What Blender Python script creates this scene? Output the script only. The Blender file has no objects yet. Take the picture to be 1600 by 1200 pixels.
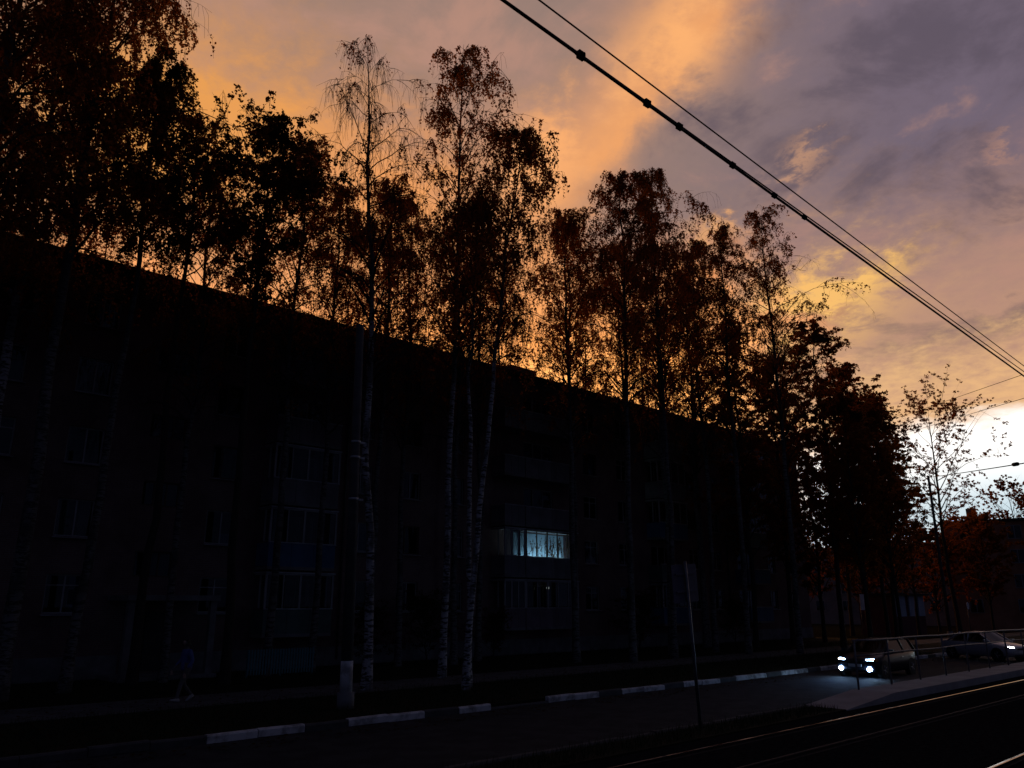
import bpy, bmesh, math, random
import numpy as np
from mathutils import Vector, Matrix

# ------------------------------------------------------------------ basics
# World axes: +X runs along the road (away to the right of the picture),
# +Y runs across the road towards the apartment block, Z up, metres.
SC = bpy.context.scene
COL = SC.collection
R = math.radians

# ------------------------------------------------------------------ camera
cam = bpy.data.cameras.new('camera')
cam.sensor_width = 36.0
cam.lens = 28.08
cam.clip_end = 3000
cam_o = bpy.data.objects.new('camera', cam)
COL.objects.link(cam_o)
cam_o.location = (0, 0, 2.8)
cam_o.rotation_euler = (R(90 + 15.45), 0, R(46.2 - 90))
SC.camera = cam_o

# ------------------------------------------------------------------ node expression helper
class X:
    """a float socket with operators"""
    tree = None
    def __init__(s, v): s.v = v
    @staticmethod
    def op(o, *a, clamp=False):
        n = X.tree.nodes.new('ShaderNodeMath'); n.operation = o; n.use_clamp = clamp
        for i, q in enumerate(a):
            if isinstance(q, X): X.tree.links.new(q.v, n.inputs[i])
            else: n.inputs[i].default_value = q
        return X(n.outputs[0])
    def __add__(s, o): return X.op('ADD', s, o)
    __radd__ = __add__
    def __mul__(s, o): return X.op('MULTIPLY', s, o)
    __rmul__ = __mul__
    def __sub__(s, o): return X.op('SUBTRACT', s, o)
    def __rsub__(s, o): return X.op('SUBTRACT', o, s)
    def __truediv__(s, o): return X.op('DIVIDE', s, o)
    def __pow__(s, o): return X.op('POWER', s, o)
def sstep(x, a, b):
    n = X.tree.nodes.new('ShaderNodeMapRange'); n.interpolation_type = 'SMOOTHSTEP'
    X.tree.links.new(x.v, n.inputs[0])
    n.inputs[1].default_value = a; n.inputs[2].default_value = b
    n.inputs[3].default_value = 0; n.inputs[4].default_value = 1
    return X(n.outputs[0])
def sub_vec(a, b, c):
    n = X.tree.nodes.new('ShaderNodeCombineXYZ')
    for i, q in enumerate((a, b, c)):
        if isinstance(q, X): X.tree.links.new(q.v, n.inputs[i])
        else: n.inputs[i].default_value = q
    return n.outputs[0]
def noise_x(vec, scale, detail=4, rough=.55, dist=0.0):
    n = X.tree.nodes.new('ShaderNodeTexNoise')
    X.tree.links.new(vec, n.inputs['Vector'])
    n.inputs['Scale'].default_value = scale; n.inputs['Detail'].default_value = detail
    n.inputs['Roughness'].default_value = rough; n.inputs['Distortion'].default_value = dist
    return X(n.outputs[0])
def lin(c):
    return tuple((q/255/12.92 if q/255 <= .04045 else ((q/255+.055)/1.055)**2.4) for q in c)
def mixc(f, a, b):
    n = X.tree.nodes.new('ShaderNodeMix'); n.data_type = 'RGBA'
    if isinstance(f, X): X.tree.links.new(f.v, n.inputs[0])
    else: n.inputs[0].default_value = f
    for q, i in ((a, 6), (b, 7)):
        if isinstance(q, tuple): n.inputs[i].default_value = (*q[:3], 1)
        else: X.tree.links.new(q, n.inputs[i])
    return n.outputs[2]
def scalec(c, f):
    n = X.tree.nodes.new('ShaderNodeVectorMath'); n.operation = 'SCALE'
    X.tree.links.new(c, n.inputs[0])
    if isinstance(f, X): X.tree.links.new(f.v, n.inputs['Scale'])
    else: n.inputs['Scale'].default_value = f
    return n.outputs[0]

# ------------------------------------------------------------------ sky: dusk cloud deck over a clear strip at the horizon
W = bpy.data.worlds.new('World'); SC.world = W; W.use_nodes = True
nt = W.node_tree; nt.nodes.clear(); X.tree = nt
tc = nt.nodes.new('ShaderNodeTexCoord')
sp = nt.nodes.new('ShaderNodeSeparateXYZ'); nt.links.new(tc.outputs['Generated'], sp.inputs[0])
dx, dy, dz = (X(sp.outputs[i]) for i in range(3))
ch, sh = math.cos(R(46.2)), math.sin(R(46.2))
fwd = dx*ch + dy*sh
rgt = dx*sh - dy*ch
DEG = 180/math.pi
az = X.op('ARCTAN2', rgt, fwd)*DEG          # degrees clockwise from the street crossing direction
el = X.op('ARCSINE', dz)*DEG
deck = X.op('MAXIMUM', dz, 0.0) + 0.16       # cloud layer seen in perspective
cv = sub_vec(fwd/deck, rgt/deck, 0.0)
n1 = noise_x(cv, 1.5, 4, .5, .3) - .5
n2 = noise_x(cv, 4.2, 6, .60, .5) - .5
n3 = noise_x(cv, 11.0, 6, .62, .3) - .5
n4 = noise_x(cv, 30.0, 5, .65, .2) - .5
azw = az + n1*7 + n2*11 + n3*9 + n4*4
elw = el + n1*5 + n2*9 + n3*8 + n4*3.5
def blob(a0, e0, sa, se, hard=1.0):
    q = (azw - a0)/sa; r = (elw - e0)/se
    return X.op('EXPONENT', (q*q + r*r)*-hard)
def cap(x): return X.op('MINIMUM', x, 1.0)
# deck colours: mauve-grey overhead, warmer and brighter down towards the sunset
base = mixc(sstep(azw, 4, 34), lin((152, 126, 116)), lin((114, 101, 116)))
base = mixc(sstep(elw, 30, 17)*.95, base, lin((190, 146, 122)))
lump = n1*.8 + n2*1.0 + n3*.35
base = mixc(sstep(lump, .0, .30)*.75, base, lin((190, 143, 124)))
base = mixc(sstep(lump*-1.0, -.02, .24)*.8, base, lin((92, 82, 95)))
# sun-lit undersides of the clouds
peach = lin((240, 164, 104))
base = mixc(cap(blob(-25, 30.5, 12, 6.5)*1.25), base, lin((232, 158, 84)))
base = mixc(cap(blob(-10, 27.5, 10, 5.5)*1.1), base, lin((242, 162, 98)))
# the lit streak from upper right down to the left, ragged along its lower edge
tt = (azw - 3.0)/15.0
line = elw - (28.6 + tt*12.0) + n1*7 + n2*7
up_ = X.op('MAXIMUM', line, 0.0)/4.6
dn_ = X.op('MINIMUM', line, 0.0)/2.4
streak = X.op('EXPONENT', (up_*up_ + dn_*dn_)*-1.0)*sstep(azw, -9, 1)*sstep(azw, 28, 18)
base = mixc(cap(streak*(.36 + sstep(lump, -.16, .16)*.6)), base, peach)
base = mixc(blob(1.5, 25, 4, 5)*.8, base, peach)
base = mixc(cap(blob(3.5, 32.0, 4.0, 3.2, 1.2)*1.1), base, lin((250, 174, 112)))
base = mixc(cap(blob(14.0, 38.0, 4.2, 3.2, 1.2)), base, lin((252, 178, 114)))
base = mixc(cap(blob(22.5, 20.2, 4.2, 2.4, 1.1)*1.3), base, (.93, .52, .16))
base = mixc(blob(21.0, 28.4, 1.5, .9)*.5, base, lin((226, 168, 124)))
base = mixc(blob(15.0, 25.2, 1.7, 1.2)*.7, base, lin((244, 178, 116)))
base = mixc(blob(34, 26.4, 1.6, .7)*.35, base, lin((200, 146, 116)))
# low furnace glow behind the roof, and the bright fringe above the clear strip
low = sstep(elw, 27, 17)*sstep(azw, 24, 12)*sstep(azw, -64, -34)
base = mixc(low*(.72 + sstep(lump, -.2, .2)*.28), base, (1.45, .53, .13))
base = mixc(low*sstep(elw, 20, 13.5)*.85, base, (2.1, .88, .24))
base = mixc(sstep(elw, 17.5, 12.0)*sstep(azw, 12, 22)*sstep(azw, 62, 42)*.85, base, lin((240, 188, 132)))
# clear strip: physical sky under the edge of the cloud deck
sky = nt.nodes.new('ShaderNodeTexSky'); sky.sky_type = 'NISHITA'; sky.sun_disc = False
SUN_AZ = 46.2 - 24.0                      # degrees anticlockwise from +X
SUN_EL = 2.0
sky.sun_elevation = R(SUN_EL); sky.sun_rotation = R(90 - SUN_AZ)
sky.altitude = 150; sky.air_density = 1.0; sky.dust_density = 1.4; sky.ozone_density = 2.0
clear = scalec(sky.outputs[0], 0.15)
strip_lo = mixc(sstep(el, 5.0, 10.0), (.44, .70, .86), (1.3, 1.3, 1.28))
clear = mixc(.9, clear, strip_lo)
edge = sstep(el + n2*3.2 + n3*1.6 + n1*1.5 + sstep(az, 30, 22)*1.0, 12.4, 10.2)*sstep(az + n1*6, 15, 23)*sstep(az, 72, 48)
colr = mixc(edge, base, clear)
# the deck falls off to dull slate away from the sunset and overhead
caz = X.op('COSINE', (az - 3.0)*(math.pi/180))
fall = sstep(caz, .28, .88)
fall = X.op('MAXIMUM', fall, sstep(dz, .62, .99)*.14)
over = 1.0 - sstep(dz, .66, .93)*.93
dim = fall*over
slate = mixc(sstep(n1 + n2*.5, -.25, .3), (.011, .0145, .034), (.019, .0225, .048))
colr = mixc(dim, slate, colr)
# below the horizon: dark earth
colr = mixc(sstep(dz, -.004, -.03), colr, (.006, .006, .008))
bg = nt.nodes.new('ShaderNodeBackground'); bg.inputs[1].default_value = 1.0
nt.links.new(colr, bg.inputs[0])
wo = nt.nodes.new('ShaderNodeOutputWorld'); nt.links.new(bg.outputs[0], wo.inputs[0])

# ------------------------------------------------------------------ sun (already down behind the roofs: a trace of warm light)
sl = bpy.data.lights.new('sun', 'SUN'); sl.energy = 0.05; sl.angle = R(3); sl.color = (1, .62, .34)
so = bpy.data.objects.new('sun', sl); COL.objects.link(so)
sd = Vector((math.cos(R(SUN_AZ))*math.cos(R(SUN_EL)), math.sin(R(SUN_AZ))*math.cos(R(SUN_EL)), math.sin(R(SUN_EL))))
so.rotation_euler = sd.to_track_quat('Z', 'Y').to_euler()

SC.render.engine = 'CYCLES'
SC.cycles.use_denoising = True
SC.cycles.max_bounces = 6
SC.cycles.transparent_max_bounces = 8
vs = SC.view_settings
vs.view_transform = 'Standard'; vs.look = 'None'; vs.exposure = 0.0; vs.gamma = 1.0
vs.use_curve_mapping = False

# ------------------------------------------------------------------ materials
MATS = {}
def new_mat(name):
    m = bpy.data.materials.new(name); m.use_nodes = True
    t = m.node_tree; t.nodes.clear(); X.tree = t
    o = t.nodes.new('ShaderNodeOutputMaterial')
    MATS[name] = m
    return m, t, o
def pbr(name, c1, c2=None, scale=3.0, rough=.8, metal=0.0, bump=0.0, bscale=None, stretch=(1, 1, 1), lo=.35, hi=.65, spec=.5, detail=5):
    m, t, o = new_mat(name)
    b = t.nodes.new('ShaderNodeBsdfPrincipled')
    t.links.new(b.outputs[0], o.inputs[0])
    b.inputs['Roughness'].default_value = rough; b.inputs['Metallic'].default_value = metal
    b.inputs['Specular IOR Level'].default_value = spec
    if c2 is None:
        b.inputs['Base Color'].default_value = (*c1, 1)
    tcn = t.nodes.new('ShaderNodeTexCoord')
    mp = t.nodes.new('ShaderNodeMapping'); mp.inputs['Scale'].default_value = stretch
    t.links.new(tcn.outputs['Object'], mp.inputs[0])
    if c2 is not None:
        f = sstep(noise_x(mp.outputs[0], scale, detail, .6), lo, hi)
        t.links.new(mixc(f, c1, c2), b.inputs['Base Color'])
    if bump:
        bn = t.nodes.new('ShaderNodeBump'); bn.inputs['Strength'].default_value = bump
        bn.inputs['Distance'].default_value = .02
        t.links.new(noise_x(mp.outputs[0], bscale or scale*6, 4, .6).v, bn.inputs['Height'])
        t.links.new(bn.outputs[0], b.inputs['Normal'])
    return m
def emit(name, col, st):
    m, t, o = new_mat(name)
    e = t.nodes.new('ShaderNodeEmission'); e.inputs[0].default_value = (*col, 1); e.inputs[1].default_value = st
    t.links.new(e.outputs[0], o.inputs[0]); return m
def brick_mat(name, c1, c2, mortar, sc=1.0):
    m, t, o = new_mat(name)
    b = t.nodes.new('ShaderNodeBsdfPrincipled'); t.links.new(b.outputs[0], o.inputs[0])
    b.inputs['Roughness'].default_value = .9
    tcn = t.nodes.new('ShaderNodeTexCoord')
    s3 = t.nodes.new('ShaderNodeSeparateXYZ'); t.links.new(tcn.outputs['Object'], s3.inputs[0])
    v = sub_vec(X(s3.outputs[0]) + X(s3.outputs[1]), X(s3.outputs[2]), 0.0)
    br = t.nodes.new('ShaderNodeTexBrick'); t.links.new(v, br.inputs[0])
    br.inputs['Color1'].default_value = (*c1, 1); br.inputs['Color2'].default_value = (*c2, 1)
    br.inputs['Mortar'].default_value = (*mortar, 1)
    br.inputs['Scale'].default_value = sc; br.inputs['Brick Width'].default_value = .26
    br.inputs['Row Height'].default_value = .075; br.inputs['Mortar Size'].default_value = .008
    f = sstep(noise_x(tcn.outputs['Object'], .5, 6, .65), .3, .75)
    dark = mixc(f, br.outputs[0], tuple(q*.6 for q in c1))
    t.links.new(dark, b.inputs['Base Color'])
    bn = t.nodes.new('ShaderNodeBump'); bn.inputs['Strength'].default_value = .4; bn.inputs['Distance'].default_value = .01
    t.links.new(br.outputs[1], bn.inputs['Height']); bn.invert = True
    t.links.new(bn.outputs[0], b.inputs['Normal'])
    return m
def bark_mat(name, white, black):
    m, t, o = new_mat(name)
    b = t.nodes.new('ShaderNodeBsdfPrincipled'); t.links.new(b.outputs[0], o.inputs[0])
    b.inputs['Roughness'].default_value = .8
    tcn = t.nodes.new('ShaderNodeTexCoord')
    mp = t.nodes.new('ShaderNodeMapping'); mp.inputs['Scale'].default_value = (2.2, 2.2, 9)
    t.links.new(tcn.outputs['Object'], mp.inputs[0])
    f = sstep(noise_x(mp.outputs[0], 1.6, 4, .65, .4), .46, .56)
    mp2 = t.nodes.new('ShaderNodeMapping'); mp2.inputs['Scale'].default_value = (1, 1, .55)
    t.links.new(tcn.outputs['Object'], mp2.inputs[0])
    g = sstep(noise_x(mp2.outputs[0], 1.3, 3, .6), .47, .60)
    s3 = t.nodes.new('ShaderNodeSeparateXYZ'); t.links.new(tcn.outputs['Object'], s3.inputs[0])
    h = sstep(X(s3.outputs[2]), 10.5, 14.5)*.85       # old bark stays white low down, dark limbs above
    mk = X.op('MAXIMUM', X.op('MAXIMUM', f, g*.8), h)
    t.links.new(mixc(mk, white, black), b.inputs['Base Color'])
    return m
def leaf_mat(name, c1, c2, tr):
    m, t, o = new_mat(name)
    d = t.nodes.new('ShaderNodeBsdfDiffuse'); tl = t.nodes.new('ShaderNodeBsdfTranslucent')
    tcn = t.nodes.new('ShaderNodeTexCoord')
    f = sstep(noise_x(tcn.outputs['Object'], .9, 4, .7), .35, .65)
    t.links.new(mixc(f, c1, c2), d.inputs[0]); tl.inputs[0].default_value = (*tr, 1)
    mx = t.nodes.new('ShaderNodeMixShader'); mx.inputs[0].default_value = .58
    t.links.new(d.outputs[0], mx.inputs[1]); t.links.new(tl.outputs[0], mx.inputs[2])
    t.links.new(mx.outputs[0], o.inputs[0]); return m
def glass_mat(name, tint, base_r=.06):
    m, t, o = new_mat(name)
    tr = t.nodes.new('ShaderNodeBsdfTransparent'); tr.inputs[0].default_value = (*tint, 1)
    gl = t.nodes.new('ShaderNodeBsdfGlossy'); gl.inputs['Roughness'].default_value = .015
    fr = t.nodes.new('ShaderNodeFresnel'); ge = t.nodes.new('ShaderNodeNewGeometry')
    t.links.new((1.52 - X(ge.outputs['Backfacing'])*(1.52 - 1/1.52)).v, fr.inputs[0])   # same reflectance on both faces of the pane
    mx = t.nodes.new('ShaderNodeMixShader')
    t.links.new(fr.outputs[0], mx.inputs[0])
    t.links.new(tr.outputs[0], mx.inputs[1]); t.links.new(gl.outputs[0], mx.inputs[2])
    t.links.new(mx.outputs[0], o.inputs[0]); return m

pbr('asphalt', (.026, .026, .030), (.045, .044, .049), 1.6, .88, bump=.5, bscale=60, spec=.15)
pbr('earth', (.020, .018, .013), (.035, .032, .020), 2.0, 1.0, bump=.6, bscale=14, spec=.0)
pbr('lawn_soil', (.016, .020, .010), (.032, .026, .014), 1.2, .95, bump=.7, bscale=20, spec=.1)
pbr('grass', (.020, .035, .012), (.045, .050, .020), 1.0, .9, spec=.2)
pbr('paving', (.085, .082, .080), (.13, .125, .12), 1.4, .9, bump=.3, bscale=40, spec=.3)
pbr('ballast', (.014, .014, .015), (.028, .027, .027), 9, 1.0, bump=1.0, bscale=30, spec=.0)
pbr('concrete', (.24, .235, .23), (.15, .145, .14), 1.3, .9, bump=.25, bscale=30)
pbr('platform_slab', (.42, .41, .41), (.32, .31, .31), 1.0, .85, bump=.2, bscale=30)
pbr('whitewash', (.72, .72, .72), (.30, .29, .28), 2.6, .85, bump=.4, bscale=14, lo=.42, hi=.66)
pbr('kerb_grey', (.085, .083, .082), (.055, .054, .053), 3, .9, bump=.3, bscale=25)
pbr('rail_steel', (.55, .51, .46), (.30, .25, .21), 1.2, .08, metal=1.0, stretch=(.3, 6, 6))
pbr('rail_dull', (.09, .08, .07), (.05, .042, .038), 1.6, .12, metal=1.0, stretch=(.3, 6, 6))
pbr('rail_rust', (.07, .035, .02), (.03, .02, .015), 6, .9)
pbr('galv', (.22, .22, .23), (.13, .13, .14), 5, .5, metal=.6)
pbr('wire', (.012, .011, .011), None, rough=.7)
pbr('roofing', (.045, .043, .042), (.03, .029, .03), .6, .9, bump=.2)
pbr('frame_white', (.40, .39, .38), (.28, .275, .265), 1.5, .6)
pbr('frame_brown', (.12, .07, .04), (.08, .05, .03), 3, .6)
pbr('sill_tin', (.48, .48, .49), (.30, .30, .31), 2, .5, metal=.3)
pbr('panel_blue', (.07, .15, .27), (.05, .11, .21), 1.2, .75, bump=.15)
pbr('panel_green', (.12, .18, .16), (.08, .12, .11), 1.2, .75, bump=.15)
pbr('panel_grey', (.24, .235, .24), (.16, .155, .16), 1.0, .85, bump=.2)
pbr('panel_mauve', (.24, .19, .21), (.17, .135, .15), 1.0, .85, bump=.2)
pbr('door_steel', (.055, .045, .04), (.04, .035, .03), 2, .5)
pbr('curtain', (.50, .48, .42), (.38, .36, .31), 2, .95, stretch=(9, 9, .6))
pbr('curtain_blue', (.30, .42, .62), (.24, .34, .52), 2, .95, stretch=(9, 9, .6))
pbr('curtain_green', (.34, .38, .22), (.26, .30, .17), 2, .95, stretch=(9, 9, .6))
pbr('room_wall', (.05, .05, .055), None, rough=.95)
pbr('glow_lining', (.50, .66, .74), (.40, .56, .66), .9, .9)  # pale blue of the imitated sky reflection, put into the added lining
pbr('fence_teal', (.05, .20, .22), (.04, .15, .17), 3, .7)
pbr('limb_bark', (.045, .032, .024), (.025, .018, .014), 5, .9, stretch=(1, 1, .3))
pbr('paint_silver', (.55, .57, .60), (.50, .52, .55), .7, .28, metal=.25)
pbr('paint_dark', (.010, .012, .020), (.014, .016, .025), .7, .30, spec=.22)
pbr('car_black', (.012, .012, .012), None, rough=.6)
pbr('tyre', (.016, .016, .016), (.024, .023, .022), 9, .9)
pbr('rim', (.40, .40, .41), None, rough=.35, metal=.8)
pbr('chrome', (.7, .7, .72), None, rough=.12, metal=1.0)
pbr('plate_white', (.7, .7, .7), None, rough=.5)
pbr('lens_amber', (.5, .18, .02), None, rough=.2)
pbr('sign_grey', (.12, .11, .16), (.09, .085, .12), 2, .7)
pbr('notice_white', (.72, .72, .74), (.58, .58, .60), 3, .7)
pbr('kiosk_pale', (.46, .54, .62), (.38, .45, .53), .9, .7)
pbr('kiosk_maroon', (.16, .045, .05), (.11, .035, .04), 1, .8)
pbr('skin', (.48, .30, .22), None, rough=.6)
pbr('hair', (.03, .02, .014), None, rough=.7)
pbr('jacket_blue', (.09, .13, .33), (.06, .09, .24), 4, .8, bump=.3, bscale=18)
pbr('trousers', (.17, .15, .14), (.12, .11, .10), 5, .9)
pbr('shoe_white', (.40, .38, .35), None, rough=.7)
brick_mat('brick_plum', (.21, .115, .105), (.26, .15, .13), (.24, .22, .21))
brick_mat('brick_rust', (.52, .24, .13), (.46, .20, .11), (.42, .34, .28))
brick_mat('brick_pale', (.30, .28, .26), (.25, .235, .22), (.27, .26, .25))
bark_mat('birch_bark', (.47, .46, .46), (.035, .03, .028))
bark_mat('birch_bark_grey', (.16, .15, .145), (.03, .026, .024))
leaf_mat('leaf_brown', (.060, .026, .010), (.030, .016, .007), (.46, .15, .035))
leaf_mat('leaf_dark', (.026, .022, .009), (.040, .022, .009), (.16, .075, .02))
leaf_mat('leaf_rust', (.085, .030, .010), (.045, .020, .008), (.56, .17, .035))
leaf_mat('leaf_orange', (.22, .085, .018), (.11, .042, .012), (.36, .13, .02))
leaf_mat('leaf_fallen', (.10, .05, .018), (.05, .026, .012), (.10, .05, .01))
glass_mat('glass', (.55, .6, .62))
glass_mat('glass_clear', (.88, .93, .95))
glass_mat('car_glass', (.10, .11, .12))
emit('lamp_headlight', (.42, .68, 1.0), 60)
emit('lamp_fog', (.38, .64, 1.0), 90)
emit('lamp_white', (1.0, .97, .92), 30)
emit('lamp_globe', (1.0, .93, .84), .9)
emit('reflection_glow', (.56, .82, 1.0), 24)  # added glow standing in for sky reflected in the balcony panes

# ------------------------------------------------------------------ mesh helpers
def link(o, parent=None):
    COL.objects.link(o)
    if parent is not None: o.parent = parent
    return o
def empty(name, loc=(0, 0, 0), rz=0.0):
    o = bpy.data.objects.new(name, None); o.empty_display_size = .2
    COL.objects.link(o); o.location = loc; o.rotation_euler = (0, 0, rz); return o
def tag(o, label=None, cat=None, group=None, kind=None):
    if label: o['label'] = label
    if cat: o['category'] = cat
    if group: o['group'] = group
    if kind: o['kind'] = kind
    return o
class MB:
    """collects faces, then links them as ONE mesh object"""
    def __init__(s): s.v = []; s.f = []; s.m = []; s.smooth = []
    def face(s, pts, mi=0, sm=False):
        k = len(s.v); s.v += [tuple(p) for p in pts]; s.f.append(tuple(range(k, k + len(pts)))); s.m.append(mi); s.smooth.append(sm); return s
    def box(s, a, b, mi=0):
        (x0, y0, z0), (x1, y1, z1) = a, b
        k = len(s.v)
        s.v += [(x0, y0, z0), (x1, y0, z0), (x1, y1, z0), (x0, y1, z0), (x0, y0, z1), (x1, y0, z1), (x1, y1, z1), (x0, y1, z1)]
        for q in ((0, 3, 2, 1), (4, 5, 6, 7), (0, 1, 5, 4), (1, 2, 6, 5), (2, 3, 7, 6), (3, 0, 4, 7)):
            s.f.append(tuple(k + i for i in q)); s.m.append(mi); s.smooth.append(False)
        return s
    def prism(s, pts, off, mi=0):
        """polygon pts extruded by vector off"""
        k = len(s.v); n = len(pts); off = Vector(off)
        s.v += [tuple(Vector(p)) for p in pts] + [tuple(Vector(p) + off) for p in pts]
        s.f.append(tuple(k + i for i in reversed(range(n)))); s.f.append(tuple(k + n + i for i in range(n)))
        for i in range(n):
            j = (i + 1) % n; s.f.append((k + i, k + j, k + n + j, k + n + i))
        s.m += [mi]*(n + 2); s.smooth += [False]*(n + 2); return s
    def tube(s, pts, rad, sides=8, mi=0, caps=True, sm=True):
        pts = [Vector(p) for p in pts]; n = len(pts)
        if not hasattr(rad, '__len__'): rad = [rad]*n
        k = len(s.v)
        for i, p in enumerate(pts):
            t = (pts[min(i + 1, n - 1)] - pts[max(i - 1, 0)]).normalized()
            u = t.cross(Vector((0, 0, 1)));
            if u.length < 1e-3: u = t.cross(Vector((1, 0, 0)))
            u.normalize(); w = t.cross(u)
            for j in range(sides):
                a = 2*math.pi*j/sides; s.v.append(tuple(p + (u*math.cos(a) + w*math.sin(a))*rad[i]))
        for i in range(n - 1):
            for j in range(sides):
                j2 = (j + 1) % sides
                s.f.append((k + i*sides + j, k + i*sides + j2, k + (i + 1)*sides + j2, k + (i + 1)*sides + j)); s.m.append(mi); s.smooth.append(sm)
        if caps:
            s.f.append(tuple(k + j for j in reversed(range(sides)))); s.f.append(tuple(k + (n - 1)*sides + j for j in range(sides)))
            s.m += [mi, mi]; s.smooth += [False, False]
        return s
    def loft(s, rings, mi=0, sm=True, caps=True, closed=True):
        k = len(s.v); n = len(rings[0])
        for r in rings: s.v += [tuple(p) for p in r]
        for i in range(len(rings) - 1):
            for j in range(n if closed else n - 1):
                j2 = (j + 1) % n
                s.f.append((k + i*n + j, k + i*n + j2, k + (i + 1)*n + j2, k + (i + 1)*n + j)); s.m.append(mi); s.smooth.append(sm)
        if caps and closed:
            s.f.append(tuple(k + j for j in reversed(range(n)))); s.f.append(tuple(k + (len(rings) - 1)*n + j for j in range(n)))
            s.m += [mi, mi]; s.smooth += [False, False]
        return s
    def mesh(s, name, mats):
        me = bpy.data.meshes.new(name); me.from_pydata(s.v, [], s.f)
        for m in (mats if isinstance(mats, (list, tuple)) else [mats]): me.materials.append(MATS[m])
        me.polygons.foreach_set('material_index', s.m); me.polygons.foreach_set('use_smooth', s.smooth)
        me.update(); return me
    def build(s, name, mats, parent=None, bevel=0.0):
        o = bpy.data.objects.new(name, s.mesh(name, mats)); link(o, parent)
        if bevel:
            md = o.modifiers.new('bevel', 'BEVEL'); md.width = bevel; md.segments = 2; md.limit_method = 'ANGLE'; md.angle_limit = R(40)
        return o
def inst(name, me, parent, loc=(0, 0, 0), rot=(0, 0, 0), sc=(1, 1, 1)):
    o = bpy.data.objects.new(name, me); link(o, parent); o.location = loc; o.rotation_euler = rot; o.scale = sc; return o
def copy_tree(o, parent=None):
    c = o.copy(); COL.objects.link(c); c.parent = parent
    for chd in o.children: copy_tree(chd, c)
    return c

# ------------------------------------------------------------------ the ground
def sheet(name, x0, x1, y0, y1, z, mat, nx=1):
    m = MB()
    xs = np.linspace(x0, x1, nx + 1)
    for i in range(nx): m.face([(xs[i], y0, z), (xs[i + 1], y0, z), (xs[i + 1], y1, z), (xs[i], y1, z)])
    return tag(m.build(name, mat), kind='structure')
sheet('ground', -900, 1500, -900, 1500, -.02, 'earth')
sheet('road', -60, 400, 11.35, 17.45, 0.0, 'asphalt')
KERB_Y = 17.45
m = MB().box((-60, 17.60, -.015), (400, 22.6, .13)); tag(m.build('verge', 'lawn_soil'), kind='structure')
m = MB().box((-60, 22.604, -.015), (400, 25.4, .145)); tag(m.build('pavement', 'paving'), kind='structure')
m = MB().box((-60, 25.404, -.015), (68.4, 33.55, .125)); tag(m.build('front_lawn', 'lawn_soil'), kind='structure')
m = MB().box((-60, 2.2, -.015), (400, 10.2, .10)); tag(m.build('tram_bed', 'ballast'), kind='structure')
# raised strip beside the carriageway, ramping up into a tram-stop platform
m = MB().box((-60, 10.204, -.015), (22.0, 11.15, .14))
tag(m.build('median', 'lawn_soil'), kind='structure')
m = MB()
m.prism([(22.004, 10.204, -.015), (22.004, 10.204, .12), (25.2, 10.204, .33), (120, 10.204, .33), (120, 10.204, -.015)], (0, 1.25, 0))
tag(m.build('platform', 'platform_slab'), kind='structure')

rng = random.Random(4)
# kerb along the verge: whitewashed pairs with a bare stone between them
kb = MB().box((-40, 17.452, -.012), (130, 17.596, .02)); kerb = tag(kb.build('kerb', 'kerb_grey'), kind='structure')
def kerb_mesh(name, mat):
    q = MB(); L, w, h = 1.13, .15, .17
    q.prism([(0, 0, 0), (0, w, 0), (0, w, h), (0, .03, h), (0, 0, h - .035)], (L, 0, 0)); return q.mesh(name, mat)
def vary(name):
    m = MATS[name]; t = m.node_tree; X.tree = t
    mp = next(n for n in t.nodes if n.type == 'MAPPING')
    oi = t.nodes.new('ShaderNodeObjectInfo')
    t.links.new(sub_vec(X(oi.outputs['Random'])*37.0, X(oi.outputs['Random'])*91.0, 0.0), mp.inputs['Location'])
vary('whitewash'); vary('kerb_grey')
k_w = kerb_mesh('kerbstone', 'whitewash'); k_g = kerb_mesh('kerbstone', 'kerb_grey')
x = 7.9 - 3.45*10
i = 0
while x < 100:
    if not (15.9 < x + .5 < 18.2):          # lowered at the crossing
        white = (i % 3 != 2) and x > 7.5
        inst('kerbstone', k_w if white else k_g, kerb, (x, 17.44 + rng.uniform(-.012, .012), rng.uniform(-.02, .012) + .005), (0, rng.uniform(-.008, .008), rng.uniform(-.012, .012)))
    else:
        inst('kerbstone', k_g, kerb, (x, 17.45, -.115))
    x += 1.15; i += 1
kb = MB().box((-40, 11.16, -.012), (22.0, 11.34, .02)); mkerb = tag(kb.build('kerb_median', 'kerb_grey'), kind='structure')
x = -8.0
while x < 21.2:
    inst('kerbstone', k_g, mkerb, (x, 11.18 + rng.uniform(-.012, .012), rng.uniform(-.02, .012) + .005)); x += 1.15

# ------------------------------------------------------------------ tram rails
RG = 'rails of the two tram tracks'
for y, lab in ((9.42, 'worn tram rail nearest the concrete platform, catching the sky'), (7.92, 'tram rail of the far track on the camera side'),
               (5.0, 'bright worn tram rail in the bottom right corner'), (3.48, 'tram rail closest to the camera')):
    q = MB()
    zt = .175
    prof = [(-.06, .09), (.06, .09), (.06, .10), (.012, .115), (.012, .145), (.034, .15), (.034, zt - .006), (.016, zt), (-.016, zt), (-.034, zt - .006), (-.034, .15), (-.012, .145), (-.012, .115), (-.06, .10)]
    q.loft([[(xx, y + a, b) for a, b in prof] for xx in np.linspace(-30, 200, 24)], mi=0, sm=False)
    # worn running band on the head
    o = q.build('tram_rail', ['rail_rust', 'rail_steel' if y in (9.42, 5.0) else 'rail_rust'])
    me = o.data
    for p in me.polygons:
        if p.normal.z > .9 and p.center.z > .16: p.material_index = 1
    tag(o, lab, 'rail', RG)

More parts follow.
